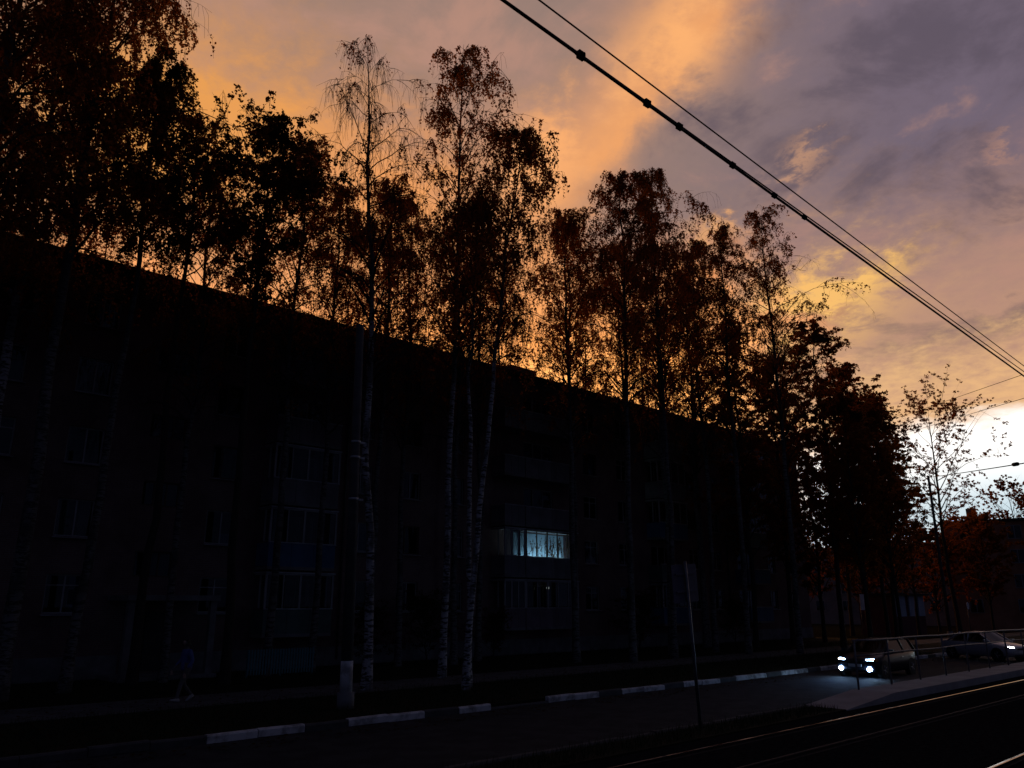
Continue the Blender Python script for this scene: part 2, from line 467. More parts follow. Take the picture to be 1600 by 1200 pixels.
# ------------------------------------------------------------------ apartment block
BY = 33.6; BX0, BX1 = -24.0, 67.6; BD = 12.5; ZR = 16.15
FL = [1.62 + 2.8*k for k in range(5)]         # floor levels
bld = empty('apartment_building', (0, 0, 0))
tag(bld, 'long five storey brick apartment block in deep shade behind the birches', 'building')
wins, bals = [], []
wc = [-21.5, -18.6, -12.6, -9.6, -6.6, 3.0, 6.1, 9.2, 14.95, 21.9, 24.9, 27.9, 39.2, 42.6, 50.6, 53.6, 61.6, 64.6]
bc = [(-3.9, -.7), (16.65, 19.95), (30.6, 36.6), (45.0, 48.3), (56.0, 59.3)]
openings = []                                  # (x0,x1,z0,z1)
WW, WH, SILL = 1.32, 1.42, .86
for c in wc:
    for z in FL: openings.append((c - WW/2, c + WW/2, z + SILL, z + SILL + WH)); wins.append((c, z))
ENT_X = 12.3
for k in range(4): openings.append((ENT_X - .75, ENT_X + .75, FL[k] + 2.25, FL[k] + 3.25))   # stair lights
openings.append((ENT_X - .85, ENT_X + .85, .30, 2.55))                                         # street door
for a, b in bc:
    mid = [(a + b)/2] if b - a < 4 else [(a + 1.65 + b)/2]
    for c in mid:
        for z in FL: openings.append((c - 1.25, c + 1.25, z + .1, z + SILL + WH))
# facade with real openings, cut on a grid
xs = sorted({BX0, BX1} | {round(q, 3) for o in openings for q in o[:2]})
zs = sorted({-.1, ZR} | {round(q, 3) for o in openings for q in o[2:]})
q = MB()
ops = [tuple(round(v, 3) for v in o) for o in openings]
for i in range(len(xs) - 1):
    cx = (xs[i] + xs[i + 1])/2; run = None
    col_ops = [o for o in ops if o[0] < cx < o[1]]
    z0 = zs[0]
    for o in sorted(col_ops, key=lambda t: t[2]) + [(0, 0, ZR, ZR)]:
        if o[2] > z0: q.face([(xs[i], BY, z0), (xs[i + 1], BY, z0), (xs[i + 1], BY, o[2]), (xs[i], BY, o[2])])
        z0 = o[3]
for x0, x1, z0, z1 in ops:
    d = .22
    q.face([(x0, BY, z0), (x0, BY + d, z0), (x0, BY + d, z1), (x0, BY, z1)])
    q.face([(x1, BY, z0), (x1, BY, z1), (x1, BY + d, z1), (x1, BY + d, z0)])
    q.face([(x0, BY, z1), (x0, BY + d, z1), (x1, BY + d, z1), (x1, BY, z1)])
    q.face([(x0, BY, z0), (x1, BY, z0), (x1, BY + d, z0), (x0, BY + d, z0)])
q.face([(BX1, BY, -.1), (BX1, BY + BD, -.1), (BX1, BY + BD, ZR), (BX1, BY, ZR)])
q.face([(BX0, BY, -.1), (BX0, BY, ZR), (BX0, BY + BD, ZR), (BX0, BY + BD, -.1)])
q.face([(BX0, BY + BD, -.1), (BX0, BY + BD, ZR), (BX1, BY + BD, ZR), (BX1, BY + BD, -.1)])
q.build('wall', 'brick_plum', bld)
MB().box((BX0 + .05, BY + 3.6, 0), (BX1 - .05, BY + 3.7, ZR - .1)).build('inner_wall', 'room_wall', bld)
fl = MB()
for z in FL: fl.box((BX0 + .05, BY + .24, z - .2), (BX1 - .05, BY + 3.58, z))
tag(fl.build('floor_slab', 'room_wall', bld), kind='stuff')
MB().box((BX0 - .003, BY - .07, -.1), (ENT_X - .95, BY - .003, .95)).build('plinth', 'concrete', bld)
MB().box((ENT_X + .95, BY - .07, -.1), (BX1 + .003, BY - .003, .95)).build('plinth', 'concrete', bld)
roof = MB().box((BX0 - .35, BY - .55, ZR + .003), (BX1 + .35, BY + BD + .4, ZR + .2)).build('roof', 'roofing', bld)
MB().box((BX0 - .3, BY - .05, ZR + .203), (BX1 + .3, BY + .15, ZR + .36)).build('parapet', 'concrete', roof)
for cx in (-15, 2, 24, 43, 58):
    MB().box((cx, BY + 5.2, ZR + .2), (cx + 1.1, BY + 5.9, ZR + 1.2)).box((cx - .1, BY + 5.1, ZR + 1.203), (cx + 1.2, BY + 6.0, ZR + 1.3)).build('vent_stack', 'brick_plum', roof)
# windows: shared meshes
def frame_mesh(name, w, h, mat, mull=(.5,), transom=None, t=.06, d=.07):
    f = MB(); f.box((-w/2, 0, 0), (-w/2 + t, d, h)); f.box((w/2 - t, 0, 0), (w/2, d, h))
    f.box((-w/2 + t, 0, 0), (w/2 - t, d, t)); f.box((-w/2 + t, 0, h - t), (w/2 - t, d, h))
    for u in mull: f.box((-w/2 + w*u - t*.5, .002, t), (-w/2 + w*u + t*.5, d - .002, h - t))
    if transom: f.box((-w/2 + t, .004, h*transom - .02), (w/2 - t, d - .004, h*transom + .02))
    return f.mesh(name, mat)
def pane_mesh(w, h): return MB().box((-w/2 + .05, .030, .05), (w/2 - .05, .036, h - .05)).mesh('pane', 'glass')
fr_w = frame_mesh('frame', WW, WH, 'frame_white', (.52,)); fr_t = frame_mesh('frame', WW, WH, 'frame_white', (.5,), .72); fr_b = frame_mesh('frame', WW, WH, 'frame_brown', (.36,))
pn = pane_mesh(WW, WH)
sill_m = MB().prism([(-WW/2 - .05, 0, 0), (-WW/2 - .05, -.28, -.045), (-WW/2 - .05, -.28, -.065), (-WW/2 - .05, 0, -.02)], (WW + .1, 0, 0)).mesh('sill', 'sill_tin')
def curtain_mesh(mat, w, h):
    f = MB(); n = 14; P = []
    for k in range(n + 1): P.append((-w/2 + w*k/n, .02*math.sin(k*2.3) + .012*math.sin(k*5.1)))
    for k in range(n):
        (a, b), (c, d) = P[k], P[k + 1]
        f.face([(a, b, 0), (c, d, 0), (c, d, h), (a, b, h)], sm=True)
    return f.mesh('curtain', mat)
cm = [curtain_mesh(c, .42, WH - .1) for c in ('curtain', 'curtain_blue', 'curtain_green')]
cm_low = curtain_mesh('curtain_blue', .5, .42)
for c, z in wins:
    r = rng.random()
    wn = empty('window', (c, BY + .10, z + SILL)); wn.parent = bld
    inst('frame', fr_w if r < .5 else fr_t if r < .8 else fr_b, wn)
    inst('pane', pn, wn)
    inst('sill', sill_m, wn, (0, .0, 0))
    if rng.random() < .55 and abs(c - 14.95) > .1:
        mm = cm[rng.choice((0, 0, 1, 2))]
        for s in ((-1, 1) if rng.random() < .6 else (rng.choice((-1, 1)),)): inst('curtain', mm, wn, (s*.40, .16, .05))
    if abs(c - 14.95) < .1 and abs(z - FL[1]) < .1: inst('curtain', cm_low, wn, (.34, .16, .06))
stair_f = frame_mesh('frame', 1.5, 1.0, 'frame_brown', (.33, .66)); stair_p = pane_mesh(1.5, 1.0)
for k in range(4):
    wn = empty('window', (ENT_X, BY + .10, FL[k] + 2.25)); wn.parent = bld
    inst('frame', stair_f, wn); inst('pane', stair_p, wn)
# street door and its canopy
dr = MB().box((ENT_X - .84, BY + .12, .31), (ENT_X - .012, BY + .17, 2.54)).box((ENT_X + .012, BY + .12, .31), (ENT_X + .84, BY + .17, 2.54)).build('door', 'door_steel', bld)
MB().tube([(ENT_X - .12, BY + .07, 1.1), (ENT_X - .12, BY + .07, 1.5)], .018).box((ENT_X - .13, BY + .07, 1.12), (ENT_X - .11, BY + .121, 1.14)).box((ENT_X - .13, BY + .07, 1.46), (ENT_X - .11, BY + .121, 1.48)).build('handle', 'galv', dr)
cp = MB().box((10.75, BY - 2.2, 2.95), (14.25, BY - .004, 3.15)).build('canopy', 'concrete', bld)
for xx in (10.95, 14.05): MB().box((xx - .12, BY - 2.1, .12), (xx + .12, BY - 1.86, 2.947)).build('pillar', 'concrete', cp)
MB().box((10.7, BY - 2.3, .1), (14.3, BY - .08, .27)).build('porch_step', 'concrete', bld)
# downpipes
for xx in (20.95, 37.6, 54.9): MB().tube([(xx, BY - .09, .4), (xx, BY - .09, ZR - .5), (xx, BY - .45, ZR - .05)], .055, 8).build('downpipe', 'galv', bld)
# balconies
def balcony(a, b, z, panel, glazed, lit=False):
    w = b - a
    bo = empty('balcony', ((a + b)/2, BY, z)); bo.parent = bld
    D = 1.12; h = w/2
    MB().box((-h, -D, -.16), (h, -.004, -.02)).build('slab', 'concrete', bo)
    nb = 3 if w < 4 else 4
    pm = MB()
    for k in range(nb):
        x0 = -h + w*k/nb; pm.box((x0 + .002, -D + .003, -.019), (x0 + w/nb - .012, -D + .045, .98))
    pm.box((-h + .003, -D + .05, 0), (-h + .04, -.01, .98)); pm.box((h - .04, -D + .05, 0), (h - .003, -.01, .98))
    pm.build('parapet_panel', panel, bo)
    MB().box((-h - .02, -D - .03, .985), (h + .02, -D + .07, 1.03)).build('handrail', 'sill_tin', bo)
    if glazed:
        g = MB(); top = 2.42
        n = max(3, round(w/.8)); t = .028
        for k in range(n + 1):
            x0 = -h + .03 + (w - .06)*k/n; wd = t*1.7 if k in (0, n, n//2) else t
            g.box((x0 - wd, -D, 1.033), (x0 + wd, -D + .06, top))
        g.box((-h, -D - .004, top + .003), (h, -D + .064, top + .07))
        for s in (-h + .03, h - .03):
            g.box((s - .03, -D + .06, top + .003), (s + .03, -.01, top + .07)); g.box((s - .03, -.6, 1.04), (s + .03, -.54, top))
        g.build('glazing_frame', 'frame_brown' if lit else 'frame_white', bo)
        for k in range(n):
            x0 = -h + .06 + (w - .06)*k/n; x1 = x0 + (w - .06)/n - .06
            MB().box((x0, -D + .024, 1.04), (x1, -D + .03, top)).build('pane', 'glass_clear' if lit else 'glass', bo)
        MB().box((-h - .05, -D - .06, top + .073), (h + .05, -.004, top + .13)).build('balcony_roof', 'sill_tin', bo)
    mids = [0] if w > 2 else []
    for c in mids:
        f = MB(); y = .10
        f.box((c - 1.25, y, .1), (c - 1.19, y + .07, 2.28)); f.box((c + 1.19, y, .1), (c + 1.25, y + .07, 2.28)); f.box((c - .42, y, .1), (c - .34, y + .07, 2.28))
        f.box((c - 1.19, y, 2.22), (c + 1.19, y + .07, 2.28)); f.box((c - .34, y + .003, .1), (c + 1.19, y + .067, .86)); f.box((c - 1.19, y + .003, .1), (c - .42, y + .067, .5)); f.box((c + .40, y, .86), (c + .46, y + .07, 2.22))
        f.build('door_frame', 'frame_white', bo)
        MB().box((c - 1.18, y + .03, .52), (c + 1.18, y + .036, 2.2)).build('pane', 'glass', bo)
    return bo
pan = ['panel_grey', 'panel_mauve', 'panel_green', 'panel_blue']
for (a, b) in bc:
    for k, z in enumerate(FL):
        if abs(a - 16.65) < .1: p, g = ('panel_green', True) if k == 0 else ('panel_blue', True) if k == 1 else (rng.choice(pan), k in (2,))
        elif abs(a - 30.6) < .1: p, g = 'panel_mauve' if k == 0 else 'panel_grey', k < 2
        else: p, g = rng.choice(pan), rng.random() < .5
        if abs(a - 30.6) < .1:
            # two neighbouring balconies share this bay
            balcony(a, a + 1.6, z, p, g)
            lit_b = balcony(a + 1.65, b, z, p, g, lit=(k == 1))
            if k == 1: LIT = lit_b
            if k == 0: LOWB = lit_b
        else: balcony(a, b, z, p, g)
# bright glazed balcony: sky reflection imitated by an added glow bar, lining and twigs
lh = (6.0 - 1.65)/2
MB().box((-lh + .06, -.016, .02), (lh - .06, -.006, 2.4)).build('added_lining', 'glow_lining', LIT)  # lining added to carry the imitated sky reflection
MB().box((-1.8, -.42, .80), (1.8, -.36, .84)).build('added_glow_bar', 'reflection_glow', LIT)  # glowing bar added behind the parapet to brighten the lining
pl = MB(); pr = random.Random(11)
for k in range(16):
    x0 = -lh + .15 + pr.random()*(2*lh - .3); y0 = -.95 + pr.random()*.2
    for _ in range(5):
        x1 = x0 + pr.uniform(-.35, .35); z1 = 1.2 + pr.random()*1.15
        pts = [(x0, y0, .75), ((x0*2 + x1)/3 + pr.uniform(-.05, .05), y0, .75 + (z1 - .75)*.5), (x1, y0 + pr.uniform(-.1, .1), z1)]
        pl.tube(pts, [.012, .008, .004], 4, mi=0, caps=False)
        for _ in range(9):
            t = pr.random(); c = Vector(pts[1]).lerp(Vector(pts[2]), t); u = Vector((pr.uniform(-1, 1), pr.uniform(-.5, .5), pr.uniform(-1, 1))).normalized()*.05; w = u.cross(Vector((0, 1, 0.2))).normalized()*.025
            pl.face([c - u, c + w, c + u, c - w], 1)
tag(pl.build('standin_twigs', ['limb_bark', 'leaf_dark'], LIT), kind='stuff')  # twigs added in place of branches mirrored in the panes
MB().box((-lh + .08, -1.02, .02), (-.1, -.68, .75)).box((.3, -1.02, .02), (lh - .1, -.7, .70)).build('standin_shelf', 'frame_brown', LIT)  # shelf added under the stand-in twigs

gl_ = MB(); gl_.loft([[(.085*math.sin(u)*math.cos(v), .085*math.sin(u)*math.sin(v), .085*math.cos(u)) for v in np.linspace(0, 2*math.pi, 13)[:-1]] for u in np.linspace(.05, math.pi - .05, 8)])
lb = gl_.build('lamp_globe', 'lamp_globe', LOWB); lb.location = (.25, -.45, 2.12)
MB().tube([(.25, -.45, 2.20), (.25, -.45, 2.46)], .01, 6).build('lamp_cord', 'wire', LOWB)
inst('curtain', curtain_mesh('curtain', .9, 1.3), LOWB, (.95, -.85, 1.05))
# aerials and a stair hatch on the roof
for ax, ah in ((6.0, 2.6), (27.5, 2.0), (47.0, 2.4)):
    a_ = MB().tube([(ax, BY + 2.2, ZR + .2), (ax, BY + 2.2, ZR + .2 + ah)], .022, 6)
    for q_ in range(4): a_.tube([(ax - .45 + .06*q_, BY + 2.2, ZR + ah - .1*q_ - .1), (ax + .45 - .06*q_, BY + 2.2, ZR + ah - .1*q_ - .1)], .010, 5)
    a_.build('aerial', 'galv', roof)
MB().box((35.0, BY + 3.0, ZR + .2), (37.4, BY + 5.0, ZR + 2.0)).build('roof_hatch', 'brick_plum', roof)

# ------------------------------------------------------------------ trees
def np_mesh(name, V, F4, mats, mi=None, smooth=False):
    """V (n,3), F4 (m,4) quads -> mesh"""
    me = bpy.data.meshes.new(name)
    me.vertices.add(len(V)); me.vertices.foreach_set('co', np.ascontiguousarray(V, np.float32).ravel())
    me.loops.add(F4.size); me.loops.foreach_set('vertex_index', np.ascontiguousarray(F4, np.int32).ravel())
    me.polygons.add(len(F4)); me.polygons.foreach_set('loop_start', np.arange(0, F4.size, 4, dtype=np.int32))
    try: me.polygons.foreach_set('loop_total', np.full(len(F4), 4, np.int32))
    except Exception: pass
    for m in mats: me.materials.append(MATS[m])
    if mi is not None: me.polygons.foreach_set('material_index', mi.astype(np.int32))
    if smooth: me.polygons.foreach_set('use_smooth', np.ones(len(F4), bool))
    me.update(calc_edges=True); me.validate(); return me
def np_tubes(P, rad, sides):
    """P (n,k,3) polylines, rad (n,k) -> verts, quads"""
    n, k, _ = P.shape
    T = np.gradient(P, axis=1); T /= np.linalg.norm(T, axis=2, keepdims=True) + 1e-9
    ref = np.where(np.abs(T[..., 2:3]) > .95, np.array([1., 0, 0]), np.array([0, 0, 1.]))
    U = np.cross(T, ref); U /= np.linalg.norm(U, axis=2, keepdims=True) + 1e-9
    Wv = np.cross(T, U)
    a = np.arange(sides)*2*np.pi/sides
    V = P[:, :, None, :] + (U[:, :, None, :]*np.cos(a)[None, None, :, None] + Wv[:, :, None, :]*np.sin(a)[None, None, :, None])*rad[:, :, None, None]
    V = V.reshape(-1, 3)
    base = (np.arange(n)*k*sides)[:, None, None] + (np.arange(k - 1)*sides)[None, :, None]
    j = np.arange(sides)[None, None, :]; j2 = (j + 1) % sides
    F = np.stack([base + j, base + j2, base + sides + j2, base + sides + j], -1).reshape(-1, 4)
    return V, F
def bez_at(P, s):
    """sample polylines P (n,k,3) at s (n,m) in 0..1 -> (n,m,3)"""
    k = P.shape[1]; u = np.clip(s, 0, .9999)*(k - 1); i = u.astype(int); f = (u - i)[..., None]
    r = np.arange(P.shape[0])[:, None]
    return P[r, i]*(1 - f) + P[r, i + 1]*f
def tree_meshes(H, lean=(0, 0), Rc=2.6, cb=.35, nl=46, ns=6, nst=6, nlv=9, hang=1.0, leaf=.11, r0=.17, seed=1, el0=(38, 66), bare_top=0.0, low_thin=0.0, keep=.85,
                mats=('birch_bark', 'limb_bark', 'leaf_brown'), shape='birch', forks=0):
    g = np.random.default_rng(seed)
    t = np.linspace(0, 1, 20)
    wob = np.cumsum(g.normal(0, .05, (20, 2)), 0)*np.minimum(1, t*4)[:, None]; wob -= t[:, None]*wob[-1]*.6
    tr = np.zeros((20, 3)); tr[:, 0] = lean[0]*t**1.4 + wob[:, 0]; tr[:, 1] = lean[1]*t**1.4 + wob[:, 1]; tr[:, 2] = H*t
    rad = r0*(1 - t)**.75*.95 + .006; rad[0] *= 1.35; rad[1] *= 1.05
    tv, tf = np_tubes(tr[None], rad[None], 10)
    trunk = np_mesh('trunk', tv, tf, [mats[0]], smooth=True)
    # limbs
    u = ((np.arange(nl) + g.random(nl))/nl)
    tl = cb + (.985 - cb)*u**.95
    x = (tl - cb)/(1 - cb)
    if shape == 'birch': w = .45 + .75*np.sin(np.pi*np.clip(x*.78 + .22, 0, 1))**.9
    elif shape == 'spread': w = .55 + .6*np.sin(np.pi*np.clip(x*.9 + .1, 0, 1))
    else: w = .30 + .95*np.sin(np.pi*np.clip(x*.86 + .14, 0, 1))**.8
    w = np.where(x > .85, w*(1 - (x - .85)*2.2), w)
    L = Rc*w*g.uniform(.65, 1.2, nl)
    aa = np.arange(nl)*2.39996 + g.normal(0, .5, nl)
    st = bez_at(tr[None], tl[None])[0]
    e0 = np.radians(g.uniform(el0[0], el0[1], nl)); e0 = np.where(x > .8, e0*1.12, e0)
    s = np.linspace(0, 1, 7)[None, :]
    hor = L[:, None]*np.cos(e0)[:, None]*(s + .12*s*s)
    ver = L[:, None]*(np.sin(e0)[:, None]*s*1.15 - .55*hang*s**2.4)
    jit = np.cumsum(g.normal(0, .035, (nl, 7, 3)), 1)*L[:, None, None]*.5; jit[:, 0] = 0
    P = st[:, None, :] + np.stack([hor*np.cos(aa)[:, None], hor*np.sin(aa)[:, None], ver], -1) + jit
    rl = (np.interp(tl, t, rad)*.48)[:, None]*(1 - s*.9)
    rl = np.minimum(rl, .055*(1.05 - s)); rl = np.maximum(rl, .006)
    V1, F1 = np_tubes(P, rl, 5)
    # secondary branches
    sp_ = g.uniform(.22, 1.0, (nl, ns)); S0 = bez_at(P, sp_)
    tan = bez_at(P, np.minimum(sp_ + .08, 1)) - bez_at(P, np.maximum(sp_ - .08, 0)); tan /= np.linalg.norm(tan, axis=2, keepdims=True) + 1e-9
    dr = tan*.7 + g.normal(0, .62, tan.shape); dr[..., 2] += .12; dr /= np.linalg.norm(dr, axis=2, keepdims=True)
    L2 = (L[:, None]*g.uniform(.22, .5, (nl, ns)))[..., None]
    s2 = np.linspace(0, 1, 5)
    Q = S0[:, :, None, :] + dr[:, :, None, :]*L2[:, :, None, :]*s2[None, None, :, None]
    Q[..., 2] -= (hang*.55*L2)*s2[None, None, :]**2
    Q += np.cumsum(g.normal(0, .03, Q.shape), 2)*s2[None, None, :, None]
    Q = Q.reshape(-1, 5, 3)
    r2 = np.repeat((.013*(1.1 - s2))[None, :], len(Q), 0)
    V2, F2 = np_tubes(Q, np.maximum(r2, .004), 3)
    # hanging or spreading twigs that carry the leaves
    dens = g.random(len(Q)) < keep
    zq = (Q[:, 0, 2]/H - cb)/(1 - cb)
    if bare_top: dens &= (g.random(len(Q)) > bare_top*np.clip((zq - .35)/.4, 0, 1))
    if low_thin: dens &= (g.random(len(Q)) > low_thin*np.clip(1.3 - zq/.56, 0, 1))
    Qk = Q
    s3 = g.uniform(.15, 1.0, (len(Qk), nst)); A = bez_at(Qk, s3).reshape(-1, 3); n3_ = len(A)
    hl = g.uniform(.35, 1.25, n3_)*(.45 + .75*hang)
    o3 = g.normal(0, 1, (n3_, 3)); o3[:, 2] = np.abs(o3[:, 2])*.3; o3 /= np.linalg.norm(o3, axis=1, keepdims=True)
    s4 = np.linspace(0, 1, 3)
    Tw = A[:, None, :] + o3[:, None, :]*(hl*(.62 - .36*hang))[:, None, None]*np.sqrt(s4)[None, :, None]
    Tw[..., 2] -= (hl*hang*.85)[:, None]*s4[None, :]**1.4
    wd = np.full((n3_, 3), .0045)
    V3, F3 = np_tubes(Tw, wd, 3)
    BV = np.concatenate([V1, V2, V3]); BF = np.concatenate([F1, F2 + len(V1), F3 + len(V1) + len(V2)])
    branches = np_mesh('branches', BV, BF, [mats[1]])
    # leaves
    kd = np.repeat(dens, nst); Tk = Tw[kd]
    kl = g.uniform(.1, 1.0, (len(Tk), nlv)); C = bez_at(Tk, kl).reshape(-1, 3); C += g.normal(0, .045, C.shape)
    n = len(C)
    a = g.normal(0, 1, (n, 3)); a[:, 2] -= .5*hang; a /= np.linalg.norm(a, axis=1, keepdims=True)
    b = np.cross(a, g.normal(0, 1, (n, 3))); b /= np.linalg.norm(b, axis=1, keepdims=True) + 1e-9
    sz = (leaf*g.uniform(.6, 1.25, n))[:, None]
    LV = np.stack([C - a*sz*.5, C + b*sz*.38 - a*sz*.08, C + a*sz*.55, C - b*sz*.38 - a*sz*.08], 1).reshape(-1, 3)
    LF = np.arange(n*4).reshape(-1, 4)
    crown = np_mesh('crown', LV, LF, [mats[2]])
    return trunk, branches, crown
TG = 'trees along the apartment block'
def plant(name, label, meshes, loc, rz=0.0, sc=1.0, group=TG, cat='tree'):
    o = empty(name, loc, rz); o.scale = (sc, sc, sc)
    for nme, me in zip(('trunk', 'branches', 'crown'), meshes): inst(nme, me, o)
    return tag(o, label, cat, group)
B3 = ('birch_bark', 'limb_bark'); G3 = ('birch_bark_grey', 'limb_bark')
# (label, base x, base y, height, lean, kwargs)
TREES = [
 ('birch_tree', 'dense dark birch filling the left edge, crown reaching past the top', 3.0, 25.0, 25.5, (.3, 0), dict(Rc=3.1, cb=.47, nl=60, ns=7, nst=7, nlv=9, seed=11, mats=(*B3, 'leaf_brown'), r0=.24)),
 ('birch_tree', 'broad drooping birch second from the left edge, its top cut by the frame', 6.3, 28.0, 27.6, (.2, 0), dict(Rc=3.1, cb=.50, nl=60, ns=7, nst=7, nlv=9, seed=12, mats=(*G3, 'leaf_brown'), r0=.24)),
 ('birch_tree', 'slimmer birch stepping down to the right of the left-hand giants', 8.4, 29.2, 23.6, (.2, 0), dict(Rc=1.8, cb=.64, nl=42, ns=7, nst=7, nlv=9, seed=13, mats=(*G3, 'leaf_dark'))),
 ('linden_tree', 'low dark crown in the dip left of the compact round-topped tree', 10.8, 30.2, 21.6, (0, 0), dict(Rc=2.0, cb=.70, nl=34, ns=6, nst=6, nlv=7, seed=14, hang=.5, mats=('limb_bark', 'limb_bark', 'leaf_dark'))),
 ('linden_tree', 'compact tree with a dense round dark top left of the bare-topped birch', 13.3, 28.4, 21.9, (0, 0), dict(Rc=2.3, cb=.64, nl=50, ns=7, nst=7, nlv=9, seed=15, hang=.45, mats=('limb_bark', 'limb_bark', 'leaf_dark'))),
 ('birch_tree', 'thin brown birch between the round-topped tree and the tall bare one', 15.9, 30.4, 23.6, (.1, 0), dict(Rc=2.4, cb=.36, nl=52, ns=7, nst=6, nlv=8, seed=16, mats=(*G3, 'leaf_rust'), keep=.8)),
 ('birch_tree', 'tall bare-topped birch with the whitest trunk and lacy hanging twigs', 15.7, 23.2, 23.7, (-1.1, 0), dict(Rc=3.0, cb=.40, nl=50, ns=7, nst=6, nlv=6, seed=17, bare_top=.78, keep=.8, mats=(*B3, 'leaf_brown'), r0=.165, leaf=.095)),
 ('birch_tree', 'tallest leafy birch beside the bare-topped one, pointed and ragged at the tip', 20.3, 25.0, 28.6, (.5, 0), dict(Rc=2.8, cb=.34, nl=58, ns=7, nst=6, nlv=8, seed=18, bare_top=.25, mats=(*B3, 'leaf_brown'), r0=.15)),
 ('birch_tree', 'birch leaning right with two curved pale stems and a feathery tip', 18.05, 21.0, 22.2, (2.9, .2), dict(Rc=2.0, cb=.42, nl=46, ns=6, nst=6, nlv=8, seed=19, mats=(*B3, 'leaf_brown'), r0=.12)),
 ('birch_tree', 'slender second stem beside the leaning birch', 18.6, 21.5, 19.5, (1.4, 1.4), dict(Rc=1.7, cb=.45, nl=34, ns=6, nst=5, nlv=7, seed=20, mats=(*B3, 'leaf_rust'), r0=.11)),
 ('birch_tree', 'medium rounded birch in the middle of the row, below its neighbours', 30.2, 27.0, 24.0, (0, 0), dict(Rc=2.7, cb=.36, nl=54, ns=7, nst=6, nlv=8, seed=21, mats=(*G3, 'leaf_rust'))),
 ('birch_tree', 'left one of the twin-topped birches right of the middle', 32.0, 25.0, 26.3, (.1, 0), dict(Rc=2.2, cb=.36, nl=52, ns=7, nst=6, nlv=9, seed=22, mats=(*G3, 'leaf_brown'))),
 ('birch_tree', 'right one of the twin-topped birches, broad heavy head', 36.2, 25.6, 28.2, (0, 0), dict(Rc=2.8, cb=.36, nl=58, ns=7, nst=7, nlv=9, seed=23, mats=(*G3, 'leaf_brown'))),
 ('birch_tree', 'shorter dark birch tucked right of the twin-topped pair', 42.6, 27.2, 26.2, (0, 0), dict(Rc=3.1, cb=.34, nl=54, ns=7, nst=6, nlv=9, seed=24, mats=(*G3, 'leaf_brown'))),
 ('birch_tree', 'thin-leaved birch under the wires with a wispy see-through top', 44.6, 23.0, 27.6, (.1, 0), dict(Rc=2.9, cb=.34, nl=58, ns=7, nst=6, nlv=7, seed=25, bare_top=.3, hang=.75, mats=(*G3, 'leaf_brown'))),
 ('birch_tree', 'dark birch left of the wispy one, ending in a narrow spire', 41.8, 24.6, 26.0, (.2, 0), dict(Rc=2.2, cb=.34, nl=50, ns=7, nst=6, nlv=8, seed=26, bare_top=.3, hang=.8, mats=(*G3, 'leaf_brown'))),
 ('maple_tree', 'dark full tree at the end of the block where the row steps down', 52.8, 24.2, 21.6, (0, 0), dict(Rc=2.3, cb=.26, nl=58, ns=8, nst=7, nlv=9, seed=27, hang=.35, leaf=.14, mats=('limb_bark', 'limb_bark', 'leaf_brown'))),
 ('maple_tree', 'russet tree one step lower, right of the dark end tree', 58.0, 24.6, 19.6, (0, 0), dict(Rc=2.7, cb=.22, nl=58, ns=8, nst=7, nlv=9, seed=28, hang=.3, leaf=.15, mats=('limb_bark', 'limb_bark', 'leaf_rust'))),
 ('maple_tree', 'lowest dense tree closing the row beside the open sky', 64.0, 25.2, 17.6, (0, 0), dict(Rc=2.2, cb=.18, nl=50, ns=8, nst=7, nlv=8, seed=29, hang=.3, leaf=.16, mats=('limb_bark', 'limb_bark', 'leaf_brown'))),
 ('rowan_tree', 'sparse spreading autumn tree against the white sky on the right', 88.0, 28.6, 22.4, (0, 0), dict(Rc=6.2, cb=.28, nl=40, ns=8, nst=7, nlv=13, seed=30, hang=.05, leaf=.135, el0=(22, 58), keep=.9, shape='spread', mats=('limb_bark', 'limb_bark', 'leaf_rust'), r0=.22)),
 ('rowan_tree', 'thin dark sapling in front of the sparse autumn tree', 76.0, 28.0, 14.0, (.4, 0), dict(Rc=3.2, cb=.22, nl=34, ns=7, nst=5, nlv=7, seed=31, hang=.2, leaf=.17, keep=.8, mats=('limb_bark', 'limb_bark', 'leaf_dark'), r0=.14)),
 ('maple_tree', 'orange-leaved tree in front of the brown brick house', 97.0, 28.2, 11.6, (0, 0), dict(Rc=2.5, cb=.18, nl=44, ns=7, nst=7, nlv=8, seed=32, hang=.2, leaf=.20, mats=('limb_bark', 'limb_bark', 'leaf_orange'), r0=.13)),
 ('maple_tree', 'low brownish tree between the pale kiosk and the orange one', 92.0, 31.8, 9.6, (0, 0), dict(Rc=3.0, cb=.16, nl=44, ns=7, nst=7, nlv=8, seed=33, hang=.25, leaf=.19, mats=('limb_bark', 'limb_bark', 'leaf_rust'), r0=.13)),
 ('maple_tree', 'dark leafy tree behind the kiosk with white sky between its leaves', 74.0, 33.0, 16.5, (0, 0), dict(Rc=3.4, cb=.20, nl=40, ns=7, nst=6, nlv=5, seed=34, hang=.2, leaf=.15, keep=.6, mats=('limb_bark', 'limb_bark', 'leaf_dark'), r0=.18)),
 ('poplar_tree', 'distant pale tree beyond the brick house at the right edge', 160.0, 41.0, 22.0, (0, 0), dict(Rc=5.0, cb=.25, nl=44, ns=7, nst=5, nlv=6, seed=35, hang=.1, leaf=.30, keep=.7, mats=('limb_bark', 'limb_bark', 'leaf_rust'), r0=.25)),
]
TM = []
